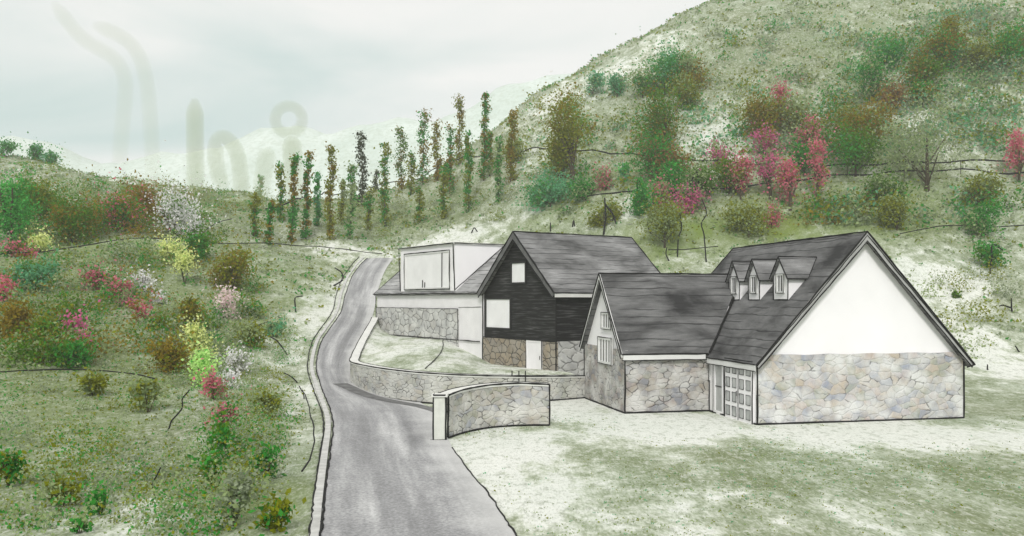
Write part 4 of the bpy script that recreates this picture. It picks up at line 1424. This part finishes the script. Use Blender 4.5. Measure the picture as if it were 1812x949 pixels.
for (nm, lab, px, py, w_, h_, m1, m2, bl, grp, tk) in TR:
    if bl:
        w_, bl = w_ * 0.8, (bl[0], min(0.9, bl[1] * 1.05))
        m1 = 'sage'
    else:
        w_, h_ = w_ * 1.2, h_ * 1.12
    plant(nm, 'tree', lab, px, py, w_, h_, m1, m2, bl, grp, trunk=tk, dens=0.75 if bl else 1.0)
HS = [
    ('flowering_shrub', 'coral pink shrub between the conifer and the deep green tree', 1164, 368, 42, 42, 'sage', 'green', ('rose', 0.75), None),
    ('flowering_shrub', 'bright magenta shrub under the splayed bare stems', 1222, 378, 54, 46, 'sage', 'green', ('magenta', 0.8), None),
    ('flowering_shrub', 'small pale pink shrub beside the bare pole above the dark roof', 1072, 336, 36, 32, 'sage', 'sage', ('rose', 0.6), None),
    ('shrub', 'round dark green shrub beside the bent sapling right of the white gable', 1750, 472, 48, 46, 'green', 'dark', None, None),
    ('shrub', 'tiny olive shrub on the pale slope beside the right roof edge', 1691, 528, 20, 13, 'dark', 'olive', None, None),
]
for (nm, lab, px, py, w_, h_, m1, m2, bl, grp) in HS:
    plant(nm, 'shrub' if nm == 'shrub' else 'flowering shrub', lab, px, py, w_, h_, m1, m2, bl, grp)
plant('conifer_tree', 'conifer', 'narrow green conifer with pointed dark outline above the dark roof', 1135, 382, 34, 70, 'green', 'bright', None, None, trunk=0.06, shape='cone')

# ---- slender poplars on the slope: (x, top, base, width, tone, accent)
POP = [
    (448, 345, 418, 15, 'olive', 'green'), (461, 294, 346, 9, 'green', 'olive'), (476, 357, 434, 11, 'green', 'brown'), (496, 290, 392, 13, 'olive', 'green'), (516, 273, 430, 12, 'brown', 'green'),
    (541, 268, 424, 12, 'green', 'brown'), (561, 307, 400, 9, 'green', 'teal'), (583, 258, 424, 13, 'olive', 'brown'), (604, 318, 398, 10, 'olive', 'sage'), (619, 290, 424, 15, 'sage', 'green'),
    (641, 235, 366, 16, 'black', 'black'), (651, 334, 408, 11, 'olive', 'green'), (664, 290, 330, 8, 'black', 'grey'), (681, 252, 402, 16, 'brown', 'green'), (710, 224, 338, 20, 'dark', 'brown'),
    (727, 270, 346, 13, 'olive', 'green'), (748, 196, 326, 20, 'green', 'brown'), (742, 330, 396, 13, 'olive', 'green'), (774, 214, 320, 13, 'brown', 'olive'), (784, 290, 388, 12, 'olive', 'green'),
    (796, 222, 346, 14, 'green', 'brown'), (812, 170, 292, 15, 'olive', 'brown'), (830, 234, 374, 14, 'olive', 'green'), (856, 165, 320, 13, 'green', 'brown'), (866, 236, 312, 12, 'olive', 'sage'),
    (882, 244, 360, 12, 'sage', 'green'), (903, 196, 322, 14, 'brown', 'olive'),
]
ORD = ['first', 'second', 'third', 'fourth', 'fifth', 'sixth', 'seventh', 'eighth', 'ninth', 'tenth', 'eleventh', 'twelfth', 'thirteenth', 'fourteenth', 'fifteenth', 'sixteenth', 'seventeenth', 'eighteenth', 'nineteenth', 'twentieth',
       'twenty-first', 'twenty-second', 'twenty-third', 'twenty-fourth', 'twenty-fifth', 'twenty-sixth', 'twenty-seventh']
NOTE = {0: 'short wide olive', 1: 'tiny green', 2: 'short green', 10: 'almost black', 12: 'thin dark wispy', 14: 'thick dark green', 16: 'thick leaning green', 17: 'short olive', 21: 'high leaning olive', 23: 'tallest highest-reaching green'}
WORD = {'olive': 'olive', 'green': 'green', 'brown': 'brownish', 'sage': 'pale sage', 'dark': 'dark', 'black': 'black'}
POP_S = sorted(POP, key=lambda t: t[0])
for k, (px, yt, yb, w_, m1, m2) in enumerate(POP_S):
    i0 = POP.index((px, yt, yb, w_, m1, m2))
    m1, m2 = ('olive', 'green') if m1 == 'brown' and k % 2 else (m1, m2)
    lab = '%s slender poplar, %s from the left in the hillside row' % (NOTE.get(i0, 'dotted ' + WORD[m1]), ORD[k])
    base = hit(px, yb)
    kk = base.y / F
    h, w = (yb - yt) * kk, w_ * kk * 1.0
    root = empty('poplar_tree', base, 0, lab, 'poplar', 'slender poplars in a row on the hillside')
    ln = R.uniform(-0.02, 0.06) * h
    P, I = [], []
    ncl = int(h * 4.6)
    for c in range(ncl):
        t = (c + R.uniform(0, 1)) / ncl
        wob = math.sin(t * 9 + k) * 0.12 * w
        cc = np.array([ln * t + wob + R.uniform(-.28, .28) * w, R.uniform(-.28, .28) * w, h * (0.02 + 0.97 * t)])
        kq = R.randint(18, 40)
        P.append(cc + NR.normal(size=(kq, 3)) * (0.12 + 0.16 * w) * R.uniform(0.5, 1.2))
        I += [c] * kq
    P, I = np.concatenate(P), np.array(I)
    pick = (NR.rand(ncl) < 0.4).astype(int)
    leaf_mesh('crown', P, 0.15 * NR.uniform(0.6, 1.4, len(P)), [vmat(m1), vmat(m2)], pick[I], root)
    st = MB()
    st.tube([(0, 0, -0.3), (ln * 0.4, 0, h * 0.5), (ln * 0.9, 0, h * 0.92)], [0.07, 0.05, 0.02], 6)
    st.build('trunk', M['bark'], root)


# ---- wisps of mist rising over the far left skyline (thin bodies of tinted vapour)
def mist_mat(dens):
    nm = 'mist_vapour_%d' % int(dens * 1000)
    if nm in MATS:
        return MATS[nm]
    m = bpy.data.materials.new(nm)
    m.use_nodes = True
    m.node_tree.nodes.clear()
    o_ = m.node_tree.nodes.new('ShaderNodeOutputMaterial')
    v_ = m.node_tree.nodes.new('ShaderNodeVolumePrincipled')
    v_.inputs['Color'].default_value = (0.62, 0.68, 0.50, 1)
    v_.inputs['Density'].default_value = dens
    m.node_tree.links.new(v_.outputs[0], o_.inputs['Volume'])
    MATS[nm] = m
    return m


def wisp(label, path, w_px, dens, Y=134.0, ring=None):
    pts = [at(x, y, Y) for x, y in path]
    pts = smooth_line(resample(pts, 6), 10)
    b0 = Vector((pts[0].x, Y, pts[0].z))
    n_ = len(pts)
    r = [w_px * 0.5 * Y / F * min(1.0, math.sqrt(0.15 + 8.0 * (n_ - 1 - i) / n_)) for i in range(n_)]
    mb = MB()
    mb.tube([p - b0 for p in pts], r, 12, ref=(0, 1, 0))
    if ring:
        cx_, cy_, rr_, wd_ = ring
        lp = [at(cx_ + rr_ * math.cos(a_ * math.pi / 16), cy_ + rr_ * math.sin(a_ * math.pi / 16), Y) - b0 for a_ in range(33)]
        mb.tube(lp, wd_ * 0.5 * Y / F, 10, ref=(0, 1, 0), loop=True)
    o = mb.build('mist_wisp', mist_mat(dens), smooth=True)
    o.location = b0
    return tag(o, label, 'mist wisp', 'faint mist wisps over the far left skyline')


wisp('faint upright wisp of mist like a plain post', [(346, 352), (346, 300), (345, 250), (345, 175)], 32, 0.27)
wisp('faint wisp of mist bent into an arch beside the post-like wisp', [(428, 352), (426, 300), (418, 262), (398, 240), (380, 250), (382, 300), (400, 345)], 30, 0.22)
wisp('faint wisp of mist ending in a round loop', [(520, 352), (519, 300), (516, 240)], 36, 0.24, ring=(511, 212, 24, 22))
wisp('faint short wisp of mist leaning against the looped wisp', [(462, 352), (466, 300), (476, 262)], 32, 0.16)
wisp('very faint tall wisp of mist whose top bends over to the left', [(272, 350), (268, 230), (260, 130), (240, 82), (205, 58), (165, 44)], 28, 0.10)
wisp('very faint wisp of mist snaking up to the upper left corner', [(212, 290), (216, 220), (226, 140), (205, 100), (150, 75), (120, 40), (95, 4)], 28, 0.09)

# ------------------------------------------------------------------ dark lines on the slopes
# dark lines on the slopes (fences and boundaries): drawn later, kept clear of growth
LN = [
    ('boundary_line', 'boundary line', 'long dark boundary line crossing the left bank to the road top', [(-30, 468), (60, 459), (100, 450), (200, 437), (290, 432), (330, 440), (390, 440), (440, 442), (480, 438), (540, 443), (580, 442), (622, 457), (676, 458)], 0.03),
    ('boundary_line', 'boundary line', 'short dark boundary line branching upward by the white flowers', [(352, 425), (365, 412), (390, 400), (410, 396)], 0.03),
    ('boundary_line', 'boundary line', 'short dark boundary line at the left edge above the deep green shrub', [(-20, 607), (40, 596), (80, 588), (110, 581)], 0.022),
    ('boundary_line', 'boundary line', 'wavy dark boundary line on the lower left bank', [(-20, 678), (40, 677), (90, 668), (160, 665), (190, 676), (225, 679), (250, 673), (275, 688)], 0.022),
    ('boundary_line', 'boundary line', 'dark boundary line arching over the hillside behind the poplars and trees', [(470, 388), (520, 376), (580, 350), (640, 332), (700, 318), (760, 303), (830, 290), (900, 284), (960, 280), (1020, 284), (1080, 290), (1150, 297), (1230, 305), (1300, 309), (1400, 311), (1500, 309), (1600, 309), (1700, 308), (1760, 302), (1840, 300)], 0.055),
    ('boundary_line', 'boundary line', 'dark boundary line below the pink blossom trees', [(1038, 367), (1085, 360), (1150, 363), (1200, 362), (1245, 352), (1320, 352), (1380, 346), (1440, 333), (1500, 328), (1600, 324), (1700, 321), (1840, 323)], 0.05),
    ('boundary_line', 'boundary line', 'dark boundary line right of the white gable apex', [(1592, 424), (1625, 420), (1650, 408), (1720, 409), (1780, 411), (1840, 411)], 0.032),
    ('boundary_line', 'boundary line', 'short dark boundary line in the gap between the two roofs', [(1182, 452), (1215, 452), (1270, 446)], 0.03),
    ('boundary_line', 'boundary line', 'wiggly dark boundary line along the pale verge left of the road', [(530, 700), (545, 725), (553, 770), (560, 805), (553, 845), (535, 866)], 0.018),
]
LINE_PTS = np.array([(q.x, q.y) for k in LN for a, b in zip(k[3], k[3][1:]) for q in [hit(a[0] + (b[0] - a[0]) * t / 8, a[1] + (b[1] - a[1]) * t / 8) for t in range(8)]])


for k, (nm, cat, lab, pts, r) in enumerate(LN):
    P = [hit(*p) for p in pts]
    if k in (4, 5):                              # wire fences on posts
        lab = lab.replace('dark boundary line', 'dark wire fence')
        root = empty('wire_fence', P[0], 0, lab, 'fence', 'wire fences across the hillside')
        top = 1.15
        mb = ink_on_ground(P, 0.085, top, step=1.2, wob=0.03)
        mb.v = [tuple(Vector(v) - P[0]) for v in mb.v]
        mb.build('wire', M['ink'], root)
        acc = 0
        for a, b in zip(P, P[1:]):
            acc += (b - a).length
            if acc > 9:
                acc = 0
                pm = MB()
                g_ = Vector((b.x, b.y, tz(b.x, b.y)))
                pm.tube([g_ - P[0] - Vector((0, 0, 0.3)), g_ - P[0] + Vector((0, 0, top + 0.1))], 0.035, 5)
                pm.build('post', M['bark'], root)
    else:
        r *= 1.5
        tag(ink_on_ground(P, r, 0.4 + r * 2.2, step=1.2, wob=0.04).build(nm, M['ink']), lab, cat, 'dark boundary lines on the slopes')


def twig(label, strokes, r_px=1.1, name='twig', cat='twig', group='bare dark twigs on the slopes', arms=None):
    """bare dark stems standing on the ground; strokes drawn upward from the first pixel"""
    b0 = hit(*strokes[0][0])
    Y = b0.y
    mb = MB()
    for s_ in strokes:
        pts = [at(x, y, Y) - b0 for x, y in s_]
        pts[0] = pts[0] - Vector((0, 0, 0.0))
        pts = smooth_line(resample(pts, 4), 1)
        pts = [p + Vector((0, math.sin(i * 1.3) * 0.03, 0)) for i, p in enumerate(pts)]
        mb.tube(pts, 1.35 * r_px * Y / F, 5, 0.7)
    o = mb.build(name, M['ink'])
    o.location = b0
    return tag(o, label, cat, group)


twig('bare dark pole with one drooping branch above the dark roof ridge', [[(1068, 416), (1072, 385), (1070, 350)], [(1071, 362), (1084, 378), (1090, 396)]], 1.4, 'bare_pole', 'pole', None)
twig('two splayed bare stems meeting in a point beside the magenta shrub', [[(1208, 372), (1222, 325), (1231, 304), (1234, 305), (1236, 325), (1246, 338), (1243, 348)]], 1.1, 'bare_tree', 'bare tree', None)
twig('bare stem like a steep roof over the green conifer', [[(1124, 372), (1128, 350), (1128, 312), (1141, 345), (1153, 372), (1147, 386)]], 1.1, 'bare_tree', 'bare tree', None)
twig('long wavering bare stem in the gap between the roofs', [[(1199, 455), (1200, 420), (1207, 405), (1203, 378)]], 1.0)
twig('tall crooked bare stem right of the wavering stem in the gap', [[(1250, 464), (1247, 430), (1246, 415), (1240, 395), (1252, 378), (1242, 352)]], 1.0)
twig('short hooked stem at the left of the gap between the roofs', [[(1184, 462), (1178, 450), (1180, 438)]], 1.0)
twig('small crooked stem left of the wavering stem, above the dark roof', [[(1152, 414), (1146, 400), (1146, 392)]], 1.0)
twig('tiny pointed sprig above the middle of the dark roof ridge', [[(1013, 402), (1015, 388), (1017, 402), (1018, 408)]], 1.0)
twig('tiny upright sprig nearest the apex of the dark roof', [[(974, 410), (974, 394)]], 1.0)
twig('tiny pointed sprig above the big flat dormer', [[(834, 413), (839, 402), (846, 412)]], 1.0)
twig('bent bare sapling beside the round dark green shrub', [[(1752, 485), (1755, 455), (1755, 430), (1775, 443)]], 1.2, 'sapling', 'sapling', None)
twig('small forked sprig at the right edge beside the pale slope', [[(1791, 552), (1789, 528)], [(1790, 545), (1775, 540), (1768, 542)]], 1.2)
twig('short curved sprig low at the right edge', [[(1804, 623), (1796, 612)]], 1.1)
twig('tiny upright sprig right of the stone house corner', [[(1748, 655), (1747, 645)]], 1.1)
twig('S-shaped bare twig on the lower left bank under the warm brown shrub', [[(297, 762), (304, 744), (324, 722), (321, 708), (335, 690)]], 1.2)
twig('curved bare twig lowest on the open left bank', [[(273, 878), (268, 858), (285, 827)]], 1.2)
twig('thin curved twig beside the leafy green shrub', [[(396, 842), (402, 822)]], 0.9)
twig('hooked bare twig on the verge level with the upper stone band', [[(523, 552), (521, 526), (536, 524)]], 1.1)
twig('curled bare twig highest on the verge beside the road', [[(590, 506), (608, 496), (605, 482), (592, 474)]], 1.1)
twig('slanting bare twig in the middle of the verge', [[(508, 628), (492, 604), (474, 594)]], 1.1)
twig('short slanting twig level with the garden wall on the verge', [[(526, 678), (518, 668), (502, 660)]], 1.0)
twig('tiny level twig left of the slanting verge twig', [[(455, 577), (475, 569)]], 1.0)
twig('short upright twig above the wiggly verge line', [[(538, 706), (536, 690)]], 0.9)

GXA, GYA, GZA = np.array(gx), np.array(gy), np.array(gz)


def garden_z(x, y):
    d = (GXA - x) ** 2 + (GYA - y) ** 2
    q = np.argsort(d.ravel())[:4]
    w = 1 / (d.ravel()[q] + 1e-3)
    return float((GZA.ravel()[q] * w).sum() / w.sum())


def garden_hit(px, py):
    d = ray(px, py)
    for Y in np.arange(39, 62, 0.05):
        if H + d.z * Y < garden_z(d.x * Y, Y):
            return Vector((d.x * Y, Y, garden_z(d.x * Y, Y)))
    return at(px, py, 50)


GE = [garden_hit(*p) for p in ((784, 603), (784, 618), (776, 632), (765, 643), (752, 654))]
tag(ink_on_ground(GE, 0.025, 0.05, conform=False).build('path_edging', M['ink']), 'thin curved dark edging crossing the sloping garden of the pale house', 'edging')

# ------------------------------------------------------------------ low ground cover (uncountable)
def cover(name, n_, box, mats, size, dens, steep=0.5):
    xs_ = NR.uniform(box[0], box[1], n_)
    ys_ = NR.uniform(box[2], box[3], n_)
    f_ = (np.sin(xs_ * 0.31 + 1.7 * np.sin(ys_ * 0.17)) + np.sin(ys_ * 0.37 + 1.3 * np.sin(xs_ * 0.23 + 2)) + 0.8 * np.sin(xs_ * 0.9 + ys_ * 0.7) + 0.6 * np.sin(xs_ * 1.7 - ys_ * 1.3)) / 3.4
    keep = NR.rand(n_) < np.clip(dens + 0.55 * f_, 0.02, 1)
    ix = np.clip(np.searchsorted(TX, xs_) - 1, 0, len(TX) - 2)
    iy = np.clip(np.searchsorted(TY, ys_) - 1, 0, len(TY) - 2)
    pal = att['pale'][iy, ix]
    keep &= NR.rand(n_) > pal * 1.05
    # clear of road, walls and houses
    ly = np.array([p.y for p in LE]); lx = np.array([p.x for p in LE]); rx = np.array([p.x for p in RI]); ry = np.array([p.y for p in RI])
    onroad = (xs_ > np.interp(ys_, ly, lx) - 0.5) & (xs_ < np.interp(ys_, ry, rx) + 0.25) & (ys_ < ly.max())
    keep &= ~onroad
    dx, dy = xs_ - FX, ys_ - FY
    u_, v_ = dx * 0.977 + dy * 0.211, -dx * 0.211 + dy * 0.977
    keep &= ~((u_ > -4.3) & (u_ < 9.6) & (v_ > -0.5) & (v_ < 11.3))
    dx, dy = xs_ - TEL[0], ys_ - TEL[1]
    u_, v_ = dx * 0.549 - dy * 0.836, dx * 0.836 + dy * 0.549
    keep &= ~((u_ > -15.5) & (u_ < 7.8) & (v_ > -0.6) & (v_ < 8.5))
    keep &= ~((xs_ > -10.3) & (xs_ < 4.5) & (ys_ > 39) & (ys_ < 58))
    xs_, ys_ = xs_[keep], ys_[keep]
    z = np.array([tz(a_, b_) for a_, b_ in zip(xs_, ys_)])
    tuft = NR.randint(2, 5, len(xs_))
    P = np.repeat(np.stack([xs_, ys_, z], -1), tuft, 0)
    sz = np.repeat(size * (0.6 + 0.006 * ys_), tuft)
    P += NR.normal(size=P.shape) * np.stack([sz * 0.9, sz * 0.9, sz * 0.3], -1)
    P[:, 2] += sz * 0.35
    mi = np.repeat(NR.choice(len(mats), len(xs_), p=[0.4, 0.25, 0.2, 0.15][:len(mats)]), tuft)
    o = leaf_mesh(name, P, sz * NR.uniform(0.4, 0.9, len(P)), mats, mi)
    o['kind'] = 'stuff'
    return o


def undergrowth(name, pix, n_, smin, smax, tones, leaf, seed):
    """tangled low growth that reads as one mottled mass"""
    rs = np.random.RandomState(seed)
    P, S, MI = [], [], []
    for _ in range(n_):
        zone = pix[rs.randint(len(pix))]
        b = hit(rs.uniform(zone[0], zone[2]), rs.uniform(zone[1], zone[3]))
        if b.y > 137 or (LE[0].y < b.y < LE[-1].y and b.x > min(p.x for p in LE if abs(p.y - b.y) < 4 or True) and np.interp(b.y, [p.y for p in LE], [p.x for p in LE]) - 1.6 < b.x < np.interp(b.y, [p.y for p in RI], [p.x for p in RI]) + 1):
            continue
        w_ = rs.uniform(smin, smax)
        dl_ = LINE_PTS - np.array([b.x, b.y])
        if ((abs(dl_[:, 0]) < w_) & (dl_[:, 1] > -0.8 * w_) & (dl_[:, 1] < 1.6 * w_)).any():
            continue
        k_ = int(45 * (w_ / leaf / 8) ** 2 * rs.uniform(0.5, 1.3)) + 8
        q_ = rs.normal(size=(k_, 3)) * np.array([w_ * 0.42, w_ * 0.42, w_ * 0.34])
        q_ += np.array([b.x, b.y, b.z + w_ * 0.3])
        q_[:, 2] = np.maximum(q_[:, 2], b.z + 0.02)
        P.append(q_)
        S.append(leaf * rs.uniform(0.5, 1.3, k_))
        m_ = rs.randint(len(tones))
        MI.append(np.where(rs.rand(k_) < 0.8, m_, rs.randint(len(tones))))
    o = leaf_mesh(name, np.concatenate(P), np.concatenate(S), [vmat(t) for t in tones], np.concatenate(MI))
    o['kind'] = 'stuff'
    return o


undergrowth('undergrowth', [(930, 190, 1250, 390), (1250, 40, 1600, 400), (1250, 40, 1600, 400), (1600, 20, 1812, 420), (1600, 20, 1812, 300)], 620, 0.9, 2.7, ['sage', 'teal', 'olive', 'green', 'sage', 'grey', 'teal', 'grey'], 0.2, 5)
undergrowth('undergrowth', [(0, 300, 430, 460), (0, 340, 400, 480), (0, 460, 460, 640)], 600, 0.5, 1.7, ['sage', 'olive', 'green', 'dark', 'brown', 'sage', 'grey'], 0.1, 6)
undergrowth('undergrowth', [(1560, 60, 1812, 180), (1420, 330, 1580, 400), (1450, 180, 1560, 300), (1150, 110, 1240, 330), (1000, 180, 1040, 320), (1640, 330, 1812, 420)], 170, 1.2, 3.0, ['dark', 'green', 'olive', 'brown', 'green', 'sage'], 0.18, 31)
undergrowth('undergrowth', [(0, 330, 400, 430), (0, 350, 330, 420), (0, 560, 130, 660)], 140, 0.5, 1.9, ['dark', 'green', 'olive', 'dark', 'sage', 'brown'], 0.1, 21)
undergrowth('undergrowth', [(380, 600, 520, 900), (0, 640, 460, 949)], 200, 0.4, 1.2, ['sage', 'olive', 'green', 'grey', 'sage'], 0.045, 9)
undergrowth('undergrowth', [(440, 350, 700, 440), (640, 340, 930, 400), (1640, 420, 1812, 640)], 70, 0.8, 2.0, ['sage', 'grey', 'olive', 'sage'], 0.09, 8)

vm = [vmat('sage'), vmat('grey'), vmat('olive'), vmat('teal')]
cover('ground_cover', 62000, (-90, 95, 55, 146), [vmat('sage'), vmat('grey'), vmat('olive'), vmat('green')], 0.22, 0.40)
cover('low_herbs', 26000, (-42, -7.5, 18, 60), [vmat('sage'), vmat('olive'), vmat('green'), vmat('grey')], 0.10, 0.5)
cover('grass', 30000, (-2, 32, 14, 36), vm, 0.05, 0.35)

# ------------------------------------------------------------------ misty valley air
zlo, zhi = float(TZ.min()) - 1.0, float(TZ.max()) + 8
hb = MB()
hb.box(-211, 211, -51, 331, zlo, zhi)
hm = bpy.data.materials.new('misty_air')
hm.use_nodes = True
hm.node_tree.nodes.clear()
ho = hm.node_tree.nodes.new('ShaderNodeOutputMaterial')
hv = hm.node_tree.nodes.new('ShaderNodeVolumePrincipled')
hv.inputs['Color'].default_value = (0.98, 0.975, 0.98, 1)
hv.inputs['Density'].default_value = HAZE
hm.node_tree.links.new(hv.outputs[0], ho.inputs['Volume'])
hz = hb.build('haze', hm)
hz['kind'] = 'stuff'
hz.display_type = 'WIRE'

# ------------------------------------------------------------------ sky and light
world = bpy.data.worlds.new('World')
scene.world = world
world.use_nodes = True
wt = world.node_tree
wt.nodes.clear()
out = wt.nodes.new('ShaderNodeOutputWorld')
bg = wt.nodes.new('ShaderNodeBackground')
bg.inputs[1].default_value = 0.1
sky = wt.nodes.new('ShaderNodeTexSky')
sky.sky_type = 'NISHITA'
sky.sun_disc = False
SUN_EL, SUN_AZ = 40, 188                        # high soft sun behind the camera, a little to the right
sky.sun_elevation = math.radians(SUN_EL)
sky.sun_rotation = math.radians(SUN_AZ)
sky.dust_density = 3
tc = wt.nodes.new('ShaderNodeTexCoord')


def wnoise(scale, sxyz, detail=5, dist=0.6):
    mp = wt.nodes.new('ShaderNodeMapping')
    mp.inputs['Scale'].default_value = sxyz
    mp.inputs['Rotation'].default_value = (0, -0.22, 0)
    wt.links.new(tc.outputs['Generated'], mp.inputs[0])
    nz = wt.nodes.new('ShaderNodeTexNoise')
    nz.inputs['Scale'].default_value = scale
    nz.inputs['Detail'].default_value = detail
    nz.inputs['Distortion'].default_value = dist
    wt.links.new(mp.outputs[0], nz.inputs['Vector'])
    return nz.outputs[0]


rp = wt.nodes.new('ShaderNodeValToRGB')
e = rp.color_ramp.elements
e[0].position, e[0].color = 0.36, (4.9, 6.05, 5.8, 1)
e[1].position, e[1].color = 0.78, (8.3, 8.2, 7.9, 1)
sx = wt.nodes.new('ShaderNodeSeparateXYZ')
wt.links.new(tc.outputs['Generated'], sx.inputs[0])
mr = wt.nodes.new('ShaderNodeMapRange')
mr.inputs[1].default_value, mr.inputs[2].default_value = 0.14, 0.34
mr.inputs[3].default_value, mr.inputs[4].default_value = -0.2, 0.2
wt.links.new(sx.outputs[2], mr.inputs[0])
ad = wt.nodes.new('ShaderNodeMath')
ad.operation = 'MULTIPLY_ADD'
wt.links.new(wnoise(1.9, (0.8, 1, 4.2)), ad.inputs[0])
ad.inputs[1].default_value = 1.25
wt.links.new(mr.outputs[0], ad.inputs[2])
wt.links.new(ad.outputs[0], rp.inputs[0])
mx = wt.nodes.new('ShaderNodeMix')
mx.data_type = 'RGBA'
mx.inputs[0].default_value = 0.9
wt.links.new(sky.outputs[0], mx.inputs[6])
wt.links.new(rp.outputs[0], mx.inputs[7])
wt.links.new(mx.outputs[2], bg.inputs[0])
wt.links.new(bg.outputs[0], out.inputs[0])

sd = bpy.data.lights.new('sun', 'SUN')
sd.energy = 1.9
sd.angle = math.radians(11)
sd.color = (1.0, 0.98, 0.955)
so = bpy.data.objects.new('sun', sd)
COL.objects.link(so)
# sun_rotation is measured clockwise from +Y
az = math.radians(SUN_AZ)
dirv = Vector((math.sin(az) * math.cos(math.radians(SUN_EL)), math.cos(az) * math.cos(math.radians(SUN_EL)), math.sin(math.radians(SUN_EL))))
so.rotation_euler = dirv.to_track_quat('Z', 'Y').to_euler()
so.location = (0, -20, 60)

scene.view_settings.view_transform = 'Standard'
scene.view_settings.look = 'None'
scene.view_settings.gamma = 1
scene.view_settings.exposure = 0.27
scene.render.engine = 'CYCLES'
scene.cycles.max_bounces = 6
scene.cycles.volume_bounces = 3
scene.cycles.use_denoising = True
